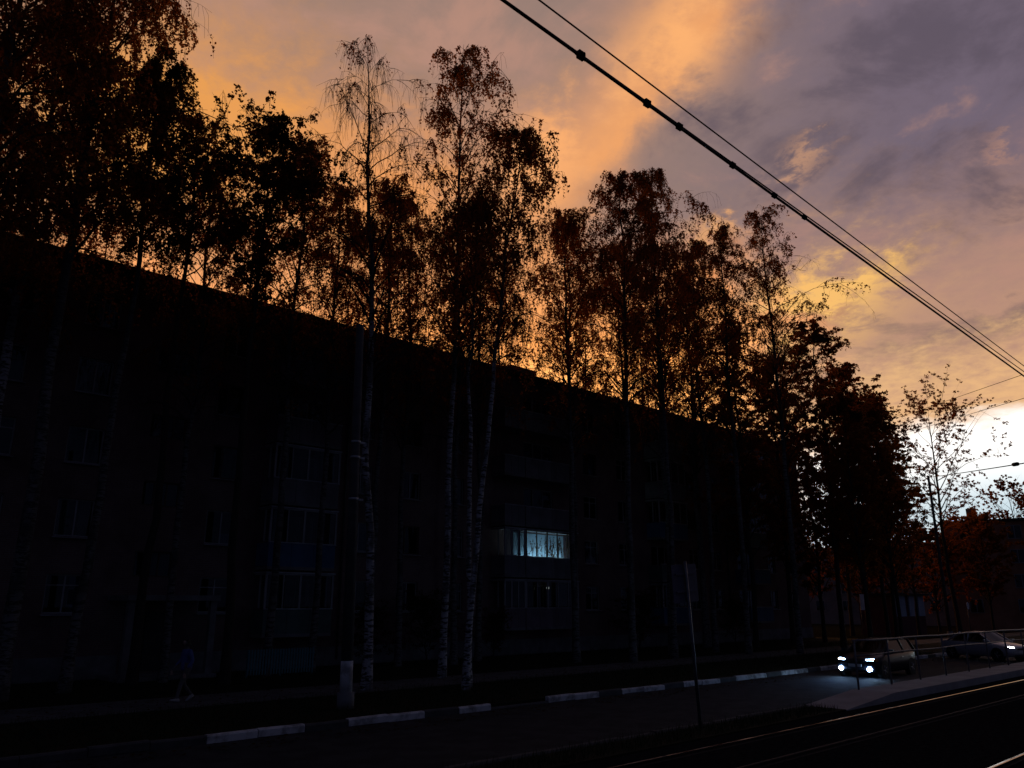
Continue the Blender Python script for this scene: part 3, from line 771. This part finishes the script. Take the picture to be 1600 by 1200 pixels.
for nm, lab, bx, by, h, ln, kw in TREES:
    sparse = 'bare-topped birch with' in lab or nm == 'rowan_tree'
    kw = dict(kw)
    if not sparse:
        kw['Rc'] *= 1.32; kw['nlv'] = int(kw['nlv']*(1.6 if bx < 7 else 1.45)); kw['leaf'] = kw.get('leaf', .11)*1.08; kw['cb'] = kw['cb']*1.22 if (bx > 9.5 and nm == 'birch_tree') else kw['cb']; kw['keep'] = min(.95, kw.get('keep', .85) + .06)
    if nm == 'birch_tree' and bx > 9.5: kw['low_thin'] = .95
    TM.append(tree_meshes(h, ln, **kw))
    plant(nm, lab, TM[-1], (bx, by, .10))
SECOND = [(0, 5.4, 30.8, 1.0, 'dark birch close to the wall at the far left'), (1, .2, 29.5, .95, 'birch at the left edge nearer the wall'), 
   (10, 20.6, 30.4, .98, 'rusty crown behind the tallest birch'),
  (5, 12.0, 30.6, .90, 'thin brown crown above the bright gap at the left'), 
 (18, 60.6, 29.2, .90, 'dense low crown by the corner of the block'), (16, 48.2, 27.8, 1.0, 'dark full crown filling behind the wispy birches'), (13, 46.8, 30.6, .98, 'brown crown close to the wall behind the wispy birch'),
 (17, 55.6, 21.6, .80, 'russet crown by the kerb in front of the corner of the block'), (16, 50.4, 21.4, .72, 'dark low crown by the kerb below the wispy birches'), (17, 61.5, 24.8, .92, 'russet crown hiding the corner of the block'), 
 (10, 38.8, 27.6, 1.05, 'rusty crown right of the twin-topped birches'), (5, 18.2, 31.0, .95, 'thin crown close to the wall right of the whitest trunk'), (15, 22.6, 31.0, .90, 'narrow dark crown close to the wall right of the leaning birch'), (5, 25.2, 30.2, .98, 'thin rusty crown left of the bright balcony'),
 (15, 34.6, 31.0, 1.0, 'narrow dark crown close to the wall right of the bright balcony'), (5, 39.6, 31.0, 1.12, 'thin rusty crown close to the wall behind the dark spire'), (15, 47.4, 30.8, 1.02, 'narrow dark crown touching the wall right of the dark spire'), (10, 27.6, 31.2, .98, 'rusty crown over the bright balcony'), 
   (14, 48.6, 25.0, .80, 'wispy birch right of the wires, lower than its twin'),
  (17, 54.6, 28.6, 1.04, 'russet crown close to the end of the wall'), 
   
 (21, 81.0, 34.6, 1.0, 'orange crown behind the kiosk'), (23, 84.0, 36.0, .62, 'dark low tree behind the kiosk roof'), (23, 100.0, 38.0, .72, 'dark tree left of the brown brick house'), (18, 108.0, 46.0, .66, 'low crown in front of the long dark house'),
 (16, 92.0, 50.0, .60, 'dark low tree in the gap beyond the block'), (18, 78.0, 46.0, .70, 'low crown in the gap right behind the corner of the block'), (17, 84.0, 42.0, .62, 'russet low tree in the gap behind the notice board')]
for i_, bx, by, s_, lab in SECOND:
    plant(TREES[i_][0], lab, TM[i_], (bx, by, .06), rz=bx*2.3 + 1, sc=s_)
# trees standing in the yard behind the block: three crowns shared by a row
back = [tree_meshes(24.0, (.2, 0), Rc=3.2, cb=.34, nl=48, ns=7, nst=6, nlv=5, hang=.3, leaf=.14, seed=41, keep=.5, mats=('limb_bark', 'limb_bark', 'leaf_rust'), r0=.20),
        tree_meshes(26.0, (-.4, 0), Rc=2.8, cb=.38, nl=46, ns=7, nst=6, nlv=5, hang=.7, leaf=.13, seed=42, keep=.5, mats=('limb_bark', 'limb_bark', 'leaf_brown'), r0=.18),
        tree_meshes(23.0, (.3, 0), Rc=3.5, cb=.36, nl=40, ns=7, nst=6, nlv=6, hang=.15, leaf=.14, seed=43, keep=.5, el0=(30, 68), mats=('limb_bark', 'limb_bark', 'leaf_rust'), r0=.20)]
BK = [(14.0, 53, 2, 1.0, 'twiggy tree behind the roof in the bright gap at the left'), (24.5, 54, 0, 1.08, 'yard tree showing above the roof below the round-topped tree'),
      (31.0, 51, 1, 1.02, 'yard tree above the roof just left of the whitest trunk'), (36.5, 54, 2, 1.16, 'spreading yard tree above the roof right of the whitest trunk'),
      (43.5, 51, 0, 1.02, 'rusty yard tree above the roof behind the tallest birch'), (50.0, 54, 1, 1.10, 'yard tree glowing behind the leaning birch'),
      (56.0, 51, 2, 1.10, 'fork-stemmed yard tree above the roof below the rounded birch'), (62.5, 54, 0, 1.16, 'yard tree above the roof behind the left twin birch'),
      (69.0, 51, 1, 1.10, 'yard tree above the roof behind the right twin birch'), (77.0, 54, 2, 1.2, 'yard tree low over the roof end under the wispy birch'),
      (86.0, 50, 0, 1.02, 'last yard tree beyond the corner of the block')]
for bx, by, k, s, lab in BK:
    plant('yard_tree', lab, back[k], (bx, by, -.02), rz=bx*1.7, sc=s*1.2, group='yard trees behind the apartment block')

# undergrowth under the birches
shrub = tree_meshes(2.2, (0, 0), Rc=1.1, cb=.08, nl=30, ns=5, nst=4, nlv=7, hang=.1, leaf=.08, seed=51, mats=('limb_bark', 'limb_bark', 'leaf_dark'), r0=.03)
for bx, by, s, lab in ((21.5, 31.8, 1.0, 'dark shrub below the wall left of the bright balcony'), (25.0, 32.0, 1.2, 'taller dark shrub below the wall near the bright balcony'), (29.0, 31.6, .9, 'small shrub left below the bright balcony'),
                       (41.0, 31.5, 1.3, 'shrub below the wall right of the bright balcony'), (52.0, 31.6, 1.2, 'shrub near the right end of the block')):
    plant('shrub', lab, shrub, (bx, by, .11), rz=bx, sc=s, group='shrubs under the wall', cat='shrub')
# grass and fallen leaves
g = np.random.default_rng(7)
def scatter(name, label, n, boxes, mat, blade):
    V = []
    for (x0, x1, y0, y1, z, share) in boxes:
        k = int(n*share); c = np.stack([g.uniform(x0, x1, k), g.uniform(y0, y1, k), np.full(k, z)], 1)
        a = g.uniform(0, 2*np.pi, k); d = np.stack([np.cos(a), np.sin(a), np.zeros(k)], 1)
        if blade:
            h = g.uniform(.05, .16, k)[:, None]*np.array([0, 0, 1.0]) + g.normal(0, .03, (k, 3))
            w = d*.006; V.append(np.stack([c - w, c + w, c + h + w*.2, c + h - w*.2], 1))
        else:
            s = g.uniform(.03, .06, k)[:, None]; e = np.stack([-d[:, 1], d[:, 0], g.uniform(-.4, .4, k)], 1); c[:, 2] += .012
            V.append(np.stack([c - d*s, c + e*s*.7, c + d*s, c - e*s*.7], 1))
    V = np.concatenate(V).reshape(-1, 3)
    o = bpy.data.objects.new(name, np_mesh(name, V, np.arange(len(V)).reshape(-1, 4), [mat])); COL.objects.link(o)
    return tag(o, label, name.split('_')[-1], kind='stuff')
scatter('verge_grass', 'short dark grass on the verge and under the birches', 60000, [(4, 50, 17.65, 22.55, .13, .5), (4, 60, 25.45, 33.4, .125, .4), (0, 21.8, 10.25, 11.1, .14, .1)], 'grass', True)
scatter('fallen_leaves', 'fallen autumn leaves scattered over verge and pavement', 14000, [(2, 60, 17.65, 22.55, .13, .45), (2, 60, 22.65, 25.35, .145, .15), (2, 60, 25.45, 33.3, .125, .3), (4, 60, 16.2, 17.4, .0, .1)], 'leaf_fallen', False)

# ------------------------------------------------------------------ far buildings
def far_house(name, label, loc, rz, w, d, h, mat, floors, cols, gable=False):
    o = tag(empty(name, loc, rz), label, 'building')
    MB().box((0, 0, -.1), (w, d, h)).build('wall', mat, o)
    rf = MB()
    if gable:
        rf.prism([(-.4, -.4, h + .003), (-.4, d + .4, h + .003), (-.4, d/2, h + 2.4)], (w + .8, 0, 0))
    else: rf.box((-.3, -.3, h + .003), (w + .3, d + .3, h + .28))
    r = rf.build('roof', 'roofing', o)
    cm_ = MB().box((0, 0, 0), (1.6, 1.0, 1.5)).mesh('chimney', mat)
    inst('chimney', cm_, r, (1.6, d*.62, h + .28)); inst('chimney', cm_, r, (w*.6, d*.4, h + .28))
    fm = frame_mesh('frame', 1.4, 1.5, 'frame_white', (.5,)); pm_ = pane_mesh(1.4, 1.5)
    for f in range(floors):
        for k in range(cols):
            wn = empty('window', (w*(k + .5)/cols, -.075, 1.9 + f*(h - 1.2)/floors)); wn.parent = o
            inst('frame', fm, wn); inst('pane', pm_, wn)
        for k in range(max(1, int(d/4))):
            wn = empty('window', (-.075, d*(k + .5)/max(1, int(d/4)), 1.9 + f*(h - 1.2)/floors), ); wn.rotation_euler = (0, 0, -math.pi/2); wn.parent = o
            inst('frame', fm, wn); inst('pane', pm_, wn)
    return o
far_house('brick_house', 'rust brown brick house with a roof chimney at the right edge', (104, 24.2, 0), R(14), 40, 9.5, 11.9, 'brick_rust', 4, 10)
far_house('distant_house', 'long low dark house behind the sparse autumn tree', (122, 86, 0), R(-90), 50, 12, 11.0, 'brick_pale', 4, 12)

# kiosk, notice board
k = tag(empty('kiosk', (79.6, 31.2, 0)), 'pale kiosk with a maroon base between the trees right of the block', 'kiosk')
MB().box((0, 0, 0), (7.2, 3.4, 1.72)).build('base_wall', 'kiosk_maroon', k)
for i_, (x0, x1) in enumerate(((.1, 2.4), (3.3, 5.3), (5.6, 7.1))): MB().box((x0, -.06, 1.73), (x1, .06, 3.65)).build('pale_panel', 'kiosk_pale', k)
MB().box((0, .08, 1.723), (7.2, 3.4, 3.66)).build('upper_wall', 'kiosk_maroon', k)
MB().box((-.3, -.5, 3.67), (7.5, 3.7, 3.85)).build('roof', 'roofing', k)
k = tag(empty('notice_board', (72.6, 31.4, 0)), 'small white notice board standing behind the oncoming dark car', 'sign')
MB().box((0, -.03, 2.35), (1.1, .03, 3.7)).build('board', 'notice_white', k)
for xx in (.1, 1.0): MB().tube([(xx, .06, -.02), (xx, .06, 3.6)], .03).build('post', 'galv', k)

# ------------------------------------------------------------------ poles, signs, fence
p = tag(empty('utility_pole', (12.62, 19.6, .12)), 'concrete street pole with a whitewashed band beside the whitest birch', 'pole')
p.rotation_euler = (0, R(-.9), 0)
MB().tube([(0, 0, -.1), (0, 0, .42)], [.23, .23], 14).build('foot', 'concrete', p)
MB().tube([(0, 0, .423), (0, 0, 1.22)], [.172, .166], 16).build('whitewash_band', 'whitewash', p)
MB().tube([(0, 0, .424), (0, 0, 10.8)], [.168, .115], 16).build('shaft', 'kerb_grey', p)
for z in (5.55, 6.75, 7.2): MB().tube([(0, 0, z), (0, 0, z + .07)], [.165 - z*.003, .165 - z*.003], 16).box((.12, -.05, z), (.30, .05, z + .06)).build('clamp', 'sill_tin', p)
s_ = tag(empty('road_sign', (16.4, 11.0, .14)), 'square road sign seen from the back on a slim leaning pole by the road', 'sign')
s_.rotation_euler = (0, R(-4.0), 0)
MB().tube([(0, 0, -.1), (0, 0, 3.65)], .038, 10).build('post', 'galv', s_)
sp1 = MB().box((-.50, .042, 2.72), (.50, .055, 3.58)).build('sign_plate', 'sign_grey', s_, bevel=.004)
for z in (2.95, 3.35): MB().box((-.40, .002, z), (.40, .040, z + .035)).build('bracket', 'sign_grey', s_)
s2_ = tag(empty('post_sign', (86.0, 27.0, 0)), 'small round sign on a thin post behind the cars', 'sign')
MB().tube([(0, 0, -.02), (0, 0, 3.0)], .04).build('post', 'galv', s2_)
MB().tube([(0, -.05, 2.7), (0, -.07, 2.7)], .35, 20).build('sign_plate', 'notice_white', s2_)
# tubular guard rail on the platform
fe = tag(empty('guard_rail', (0, 11.28, .33)), 'two-bar steel guard rail along the tram platform in front of the cars', 'railing')
MB().tube([(x_, 0, 1.40 + .012*math.sin(x_*1.3)) for x_ in np.linspace(25.2, 110, 60)], .030, 8).build('top_bar', 'galv', fe)
MB().tube([(x_, 0, .97 + .012*math.sin(x_*1.1 + 1)) for x_ in np.linspace(25.2, 110, 60)], .024, 8).build('middle_bar', 'galv', fe)
pm = MB().tube([(0, 0, -.02), (0, 0, 1.40)], .032, 8).mesh('post', 'galv')
x = 25.3
while x < 110: inst('post', pm, fe, (x, .0, 0)); x += 2.45
# low garden fence by the entrance
gf = tag(empty('garden_fence', (15.0, 30.2, .12)), 'low teal picket fence by the entrance under the wall', 'fence')
pk = MB().prism([(0, 0, .08), (.07, 0, .08), (.07, 0, .98), (.035, 0, 1.04), (0, 0, .98)], (0, .02, 0)).mesh('picket', 'fence_teal')
for i_ in range(24): inst('picket', pk, gf, (i_*.12, 0, 0))
MB().box((-.02, .023, .25), (2.9, .055, .31)).box((-.02, .023, .78), (2.9, .055, .84)).build('fence_rail', 'fence_teal', gf)
for xx in (.0, 1.4, 2.8): MB().box((xx, .058, -.02), (xx + .06, .12, 1.0)).build('post', 'fence_teal', gf)

# ------------------------------------------------------------------ overhead wires
def line_pts(a, b, n=40, sag=0.0):
    a, b = Vector(a), Vector(b)
    return [a.lerp(b, i/n) - Vector((0, 0, sag*4*(i/n)*(1 - i/n))) for i in range(n + 1)]
def ext(a, b, x0, x1):
    a, b = Vector(a), Vector(b); d = (b - a)/(b.x - a.x); return a + d*(x0 - a.x), a + d*(x1 - a.x)
YW = 3.4
A0, A1 = ext((3.17, YW, 6.86), (15.33, YW, 6.55), -14, 46)
wa = MB().tube(line_pts(A0, A1), .0125, 8).build('contact_wire', 'wire')
tag(wa, 'thick lower overhead wire carrying a row of dark clamps', 'wire', 'overhead wires')
cl_mesh = MB()
cl_mesh.box((-.05, -.028, -.03), (.05, .028, .055)); cl_mesh.box((-.028, -.045, -.012), (.028, .045, .035)); cl_mesh.tube([(-.085, 0, 0), (.085, 0, 0)], .022, 8); cl_mesh.tube([(0, -.06, .012), (0, .06, .012)], .012, 6)
cl_mesh = cl_mesh.mesh('clamp', 'wire')
dA = (A1 - A0)/(A1.x - A0.x)
for i_, xx in enumerate((3.99, 4.82, 5.28, 6.14, 6.92, 7.55)):
    c = A0 + dA*(xx - A0.x); inst('clamp', cl_mesh, wa, c, (0, math.atan(-dA.z), 0), (.68 - .03*i_,)*3)
B0, B1 = ext((3.225, YW + .03, 6.905), (15.41, YW + .05, 6.70), -14, 46)
tag(MB().tube(line_pts(B0, B1), .0075, 6).build('feeder_wire', 'wire'), 'thin wire running just above the clamped one', 'wire', 'overhead wires')
C0, C1 = ext((3.53, YW, 7.08), (15.45, YW, 6.755), -14, 46)
tag(MB().tube(line_pts(C0, C1), .0072, 6).build('carrier_wire', 'wire'), 'separate upper overhead wire drawing closer towards the right', 'wire', 'overhead wires')
P2 = (60.4, 18.7)
sw = MB().tube(line_pts((76.0, 25.5, 13.76), (19.8, 1.0, 5.98), 20, .05), .026, 6).build('span_wire', 'wire')
tag(sw, 'cross span wire with an insulator against the white sky at the right', 'wire', 'overhead wires')
MB().tube([(40.0, 9.85, 8.74), (39.2, 9.50, 8.63)], .085, 8).build('insulator', 'wire', sw)
for za, zb, lab in ((16.3, 6.1, 'upper faint thin wire crossing the peach clouds at the right'), (15.2, 5.75, 'lower faint thin wire crossing the peach clouds at the right')):
    tag(MB().tube(line_pts((67.4, 33.5, za), (13.4, 3.0, zb), 16, .1), .0045, 5).build('thin_wire', 'wire'), lab, 'wire', 'overhead wires')
up = tag(empty('tram_pole', (76.0, 25.5, .12)), 'dark steel tram pole hidden among the trees at the end of the row', 'pole')
MB().tube([(0, 0, -.1), (0, 0, 13.8)], [.16, .10], 12).build('shaft', 'kerb_grey', up)
MB().tube([(0, 0, -.1), (0, 0, .5)], [.24, .24], 12).build('foot', 'concrete', up)

# ------------------------------------------------------------------ cars
def car(name, label, loc, rz, paint, L=4.35, Wd=1.72, H=1.48, lamps=('lamp_headlight', 'lamp_fog'), estate=True, fog=True):
    """front faces +X, origin on the ground under the centre"""
    o = tag(empty(name, loc, rz), label, 'car', 'cars on the road')
    h = Wd/2; hl = L/2
    # body: stations from nose to tail: x, z under, z shoulder, z crown, half width
    S = [(hl, .42, .55, .58, h*.70), (hl - .06, .28, .62, .68, h*.84), (hl - .22, .22, .68, .76, h*.93), (hl - .6, .20, .74, .86, h*.98), (hl - 1.12, .20, .80, .93, h), (0.1, .20, .84, .93, h),
         (-hl + 1.0, .20, .87, .95, h), (-hl + .42, .22, .89, .96, h*.97), (-hl + .12, .26, .90, .95, h*.90), (-hl, .40, .86, .90, h*.80)]
    b = MB(); rings = []
    for x_, zu, zs_, zc, hw in S:
        half = [(hw*.0, zu), (hw*.86, zu), (hw*.97, zu + .08), (hw, zu + (zs_ - zu)*.55), (hw*.965, zs_), (hw*.86, zs_ + (zc - zs_)*.6), (hw*.5, zc), (0, zc + .012)]
        ring = [(x_, y, z) for y, z in half] + [(x_, -y, z) for y, z in reversed(half[1:-1])]
        rings.append(ring)
    b.loft(rings); b.build('body', paint, o, bevel=0.0)
    # greenhouse
    xf, xr = hl - 1.15, -hl + (.10 if estate else .55)
    rx0, rx1 = xf - .78, xr + (.30 if estate else .75)
    zb, zt = .90, H
    wb, wt = h*.90, h*.70
    roofm = MB()
    n = 7
    rr = []
    for i_ in range(n):
        u = i_/(n - 1); x_ = rx0 + (rx1 - rx0)*u; zc = zt - .05*(2*u - .9)**2
        rr.append([(x_, -wt, zc - .06), (x_, -wt*.6, zc - .012), (x_, 0, zc), (x_, wt*.6, zc - .012), (x_, wt, zc - .06), (x_, wt*.98, zc - .09), (x_, 0, zc - .05), (x_, -wt*.98, zc - .09)])
    roofm.loft(rr); roofm.build('roof', paint, o)
    zf = rr[0][2][2] - .05; zr = rr[-1][2][2] - .05
    MB().loft([[(xf, -wb, zb), (xf + .07, -wb*.5, zb), (xf + .09, 0, zb), (xf + .07, wb*.5, zb), (xf, wb, zb)], [(rx0 + .02, -wt, zf), (rx0 + .05, -wt*.5, zf + .03), (rx0 + .06, 0, zf + .04), (rx0 + .05, wt*.5, zf + .03), (rx0 + .02, wt, zf)]], closed=False).build('windscreen', 'car_glass', o)
    MB().loft([[(xr, -wb, zb), (xr - .05, 0, zb), (xr, wb, zb)], [(rx1, -wt, zr), (rx1 - .04, 0, zr + .03), (rx1, wt, zr)]], closed=False).build('rear_window', 'car_glass', o)
    for s in (-1, 1):
        yb, yt = s*(wb + .004), s*(wt + .004)
        xm = (rx0 + rx1)/2 - .05
        MB().face([(xf - .14, yb, zb + .02), (xm + .04, yb, zb + .02), (xm + .04, yt, zt - .11), (rx0 - .02, yt, zt - .12)]).build('side_window', 'car_glass', o)
        MB().face([(xm - .04, yb, zb + .02), (xr + .28, yb, zb + .02), (rx1 + .12, yt, zt - .12), (xm - .04, yt, zt - .11)]).build('side_window', 'car_glass', o)
        pm_ = MB()
        for q0, q1 in (((xf, s*wb, zb), (rx0, s*wt, zt - .07)), ((xm, s*wb, zb), (xm, s*wt, zt - .07)), ((xr, s*wb, zb), (rx1, s*wt, zt - .07))):
            pm_.tube([q0, q1], .042, 6)
        pm_.build('pillar', paint, o)
        mr = MB().loft([[(xf - .1 + dx_, s*(h + .01 + w_), zb + .03 + dz_) for dx_, dz_, w_ in ((0, 0, 0), (0, .14, 0), (0, .14, .18), (0, .02, .20))], [(xf - .22 + dx_, s*(h + .01 + w_), zb + .03 + dz_) for dx_, dz_, w_ in ((0, .02, 0), (0, .12, 0), (0, .12, .16), (0, .04, .17))]], sm=False)
        mr.build('wing_mirror', paint, o)
        # door seams and handles
        for xd in (xm + .5, xm - .45): MB().tube([(xd, s*(h + .008), .74), (xd - .16, s*(h + .008), .74)], .014, 6).build('door_handle', 'chrome', o)
        # lamps
        hx = hl - .10
        hd = MB().loft([[(hx + .035, s*(h*.50), .60), (hx + .035, s*(h*.50), .71), (hx - .03, s*(h*.80), .74), (hx - .03, s*(h*.80), .62)], [(hx - .06, s*(h*.50), .60), (hx - .06, s*(h*.50), .71), (hx - .14, s*(h*.80), .74), (hx - .14, s*(h*.80), .62)]], sm=False)
        hd.build('headlight', lamps[0], o)
        MB().loft([[(hx - .02, s*(h*.82), .62), (hx - .02, s*(h*.82), .73), (hx - .18, s*(h*.955), .73), (hx - .18, s*(h*.955), .63)], [(hx - .12, s*(h*.80), .62), (hx - .12, s*(h*.80), .73), (hx - .24, s*(h*.93), .73), (hx - .24, s*(h*.93), .63)]], sm=False).build('indicator', 'lens_amber', o)
        if fog:
            MB().tube([(hl + .030, s*h*.66, .36), (hl - .08, s*h*.66, .36)], .085, 14).build('fog_light', lamps[1], o)
        for wx in (hl - .78, -hl + .80):
            wh = empty('wheel', (wx, s*(h - .10), .30)); wh.parent = o
            tr_ = [(.20, -.09), (.28, -.10), (.305, -.07), (.305, .07), (.28, .10), (.20, .09)]
            ty = MB(); ty.loft([[(rad_*math.cos(a_), y_, rad_*math.sin(a_)) for rad_, y_ in tr_] for a_ in np.linspace(0, 2*math.pi, 25)], caps=False); ty.build('tyre', 'tyre', wh)
            rm = MB(); rm.tube([(0, s*.06, 0), (0, s*.085, 0)], .205, 20)
            for a_ in np.linspace(0, 2*math.pi, 6)[:-1]: rm.tube([(0, s*.09, 0), (.19*math.cos(a_), s*.10, .19*math.sin(a_))], .022, 6)
            rm.build('rim', 'rim', wh)
            ar = MB(); ar.tube([(wx, s*(h + .004), .31), (wx, s*(h - .2), .31)], .36, 24); ar.build('wheel_arch', 'car_black', o)
    MB().box((hl - .012, -h*.42, .58), (hl + .012, h*.42, .66)).build('grille', 'car_black', o)
    MB().box((hl + .004, -h*.62, .24), (hl + .02, h*.62, .34)).build('lower_grille', 'car_black', o)
    MB().box((hl + .018, -.26, .43), (hl + .03, .26, .54)).build('number_plate', 'plate_white', o)
    MB().box((-hl - .01, -.26, .62), (-hl + .02, .26, .73)).build('number_plate', 'plate_white', o)
    return o
def beam(car_o, x, y, z, watts, col, ang=70):
    l = bpy.data.lights.new('headlight_beam', 'SPOT'); l.energy = watts; l.color = col; l.spot_size = R(ang); l.spot_blend = .8; l.shadow_soft_size = .06
    lo = bpy.data.objects.new('headlight_beam', l); COL.objects.link(lo); lo.parent = car_o; lo.location = (x, y, z); lo.rotation_euler = (0, R(-90 + 6), 0)
    lo['kind'] = 'structure'
c1 = car('oncoming_car', 'dark hatchback driving towards the camera with headlights and fog lights lit', (35.25, 14.8, 0), R(180), 'paint_dark')
c2 = car('turning_car', 'silver saloon turning across the road behind the guard rail with a lit headlight', (49.3, 14.9, 0), R(-115), 'paint_silver', L=4.4, H=1.44, lamps=('lamp_white', 'lamp_white'), estate=False, fog=False)
c3 = car('following_car', 'dark car half cut by the right edge behind the silver saloon', (62.0, 14.6, 0), R(180), 'paint_dark', lamps=('lamp_white', 'lamp_white'), fog=False)
for s in (-1, 1):
    beam(c1, 2.28, s*.56, .60, 34, (.22, .42, 1.0)); beam(c2, 2.30, s*.56, .66, 2.5, (1, .95, .88)); beam(c3, 2.30, s*.56, .66, 2.5, (1, .95, .88))

# ------------------------------------------------------------------ person walking to the left on the pavement
def person(label, loc, rz):
    o = tag(empty('person', loc, rz), label, 'person')
    def skin(name, J, E, mats, root, sub=2, pick=None):
        me = bpy.data.meshes.new(name); me.from_pydata([j[0] for j in J], E, []); ob = bpy.data.objects.new(name, me); link(ob, o)
        for mm in mats: me.materials.append(MATS[mm])
        md = ob.modifiers.new('skin', 'SKIN'); md.use_smooth_shade = True
        for v, j in zip(me.skin_vertices[0].data, J): r = j[1]; v.radius = r if isinstance(r, tuple) else (r, r); v.use_root = False
        me.skin_vertices[0].data[root].use_root = True
        ob.modifiers.new('sub', 'SUBSURF').levels = sub; ob.modifiers['sub'].render_levels = sub
        return ob
    # facing +X, mid-stride
    J = [((0, 0, .90), (.13, .15)), ((.01, 0, 1.10), (.11, .14)), ((.02, 0, 1.30), (.12, .165)), ((.03, 0, 1.42), (.07, .09)), ((.05, 0, 1.50), .05), ((.07, 0, 1.60), (.088, .075)), ((.075, 0, 1.69), (.075, .066)),
         ((.02, .17, 1.36), .06), ((-.06, .22, 1.10), .046), ((.06, .23, .90), .036), ((.11, .225, .80), .03), ((.02, -.17, 1.36), .06), ((.06, -.22, 1.10), .046), ((.22, -.22, .94), .036), ((.29, -.215, .87), .03),
         ((.0, .09, .84), .10), ((.16, .10, .48), .065), ((.24, .10, .10), .045), ((.0, -.09, .84), .10), ((.0, -.10, .47), .065), ((-.26, -.10, .16), .045)]
    E_ = [(0, 1), (1, 2), (2, 3), (3, 4), (4, 5), (5, 6), (2, 7), (7, 8), (8, 9), (9, 10), (2, 11), (11, 12), (12, 13), (13, 14), (0, 15), (15, 16), (16, 17), (0, 18), (18, 19), (19, 20)]
    skin('body', J, E_, ['trousers'], 0)
    J2 = [((0, 0, .80), (.15, .18)), ((0, 0, .95), (.145, .172)), ((.01, 0, 1.12), (.135, .17)), ((.02, 0, 1.30), (.135, .185)), ((.03, 0, 1.43), (.085, .10)), ((.02, .185, 1.36), .075), ((-.06, .235, 1.10), .062), ((.06, .24, .91), .052), ((.02, -.185, 1.36), .075), ((.06, -.235, 1.10), .062), ((.22, -.235, .95), .052)]
    skin('jacket', J2, [(0, 1), (1, 2), (2, 3), (3, 4), (3, 5), (5, 6), (6, 7), (3, 8), (8, 9), (9, 10)], ['jacket_blue'], 3)
    skin('head', [((.05, 0, 1.49), .055), ((.07, 0, 1.585), (.095, .078)), ((.08, 0, 1.68), (.086, .074)), ((.16, 0, 1.60), .018)], [(0, 1), (1, 2), (1, 3)], ['skin'], 1)
    skin('hair', [((.035, 0, 1.60), (.085, .085)), ((.06, 0, 1.70), (.095, .085)), ((.02, 0, 1.52), (.05, .07))], [(0, 1), (0, 2)], ['hair'], 0)
    for (hx, hy, hz) in ((.11, .228, .79), (.30, -.218, .86)):
        JJ = [((hx, hy, hz), .03), ((hx + .015, hy, hz - .07), (.036, .02))]; EE = [(0, 1)]
        for f_ in range(4):
            k0 = len(JJ); JJ += [((hx + .045 - .022*f_, hy, hz - .115), .0095), ((hx + .052 - .022*f_, hy + .006, hz - .15 + .006*abs(f_ - 1)), .0085)]; EE += [(1, k0), (k0, k0 + 1)]
        k0 = len(JJ); JJ += [((hx + .055, hy + .01, hz - .055), .011), ((hx + .07, hy + .014, hz - .09), .009)]; EE += [(0, k0), (k0, k0 + 1)]
        skin('hand', JJ, EE, ['skin'], 0, 1)
    for fx, fy, fz, rot in ((.24, .10, 0, .22), (-.27, -.10, .05, -.55)):
        sh_ = MB(); rr = []
        for x_, w_, z1 in ((-.08, .03, .07), (-.05, .042, .10), (.02, .045, .09), (.10, .05, .06), (.16, .04, .045), (.19, .015, .03)):
            rr.append([(x_, -w_, .0), (x_, w_, .0), (x_, w_*.9, z1*.6), (x_, w_*.4, z1), (x_, -w_*.4, z1), (x_, -w_*.9, z1*.6)])
        sh_.loft(rr); so_ = sh_.build('shoe', 'shoe_white', o); so_.location = (fx, fy, fz + (.02 if rot > 0 else .03)); so_.rotation_euler = (0, -rot if rot > 0 else -rot, 0)
    return o
person('person in a blue jacket and pale shoes walking left past the entrance', (10.06, 24.0, .145), R(180))
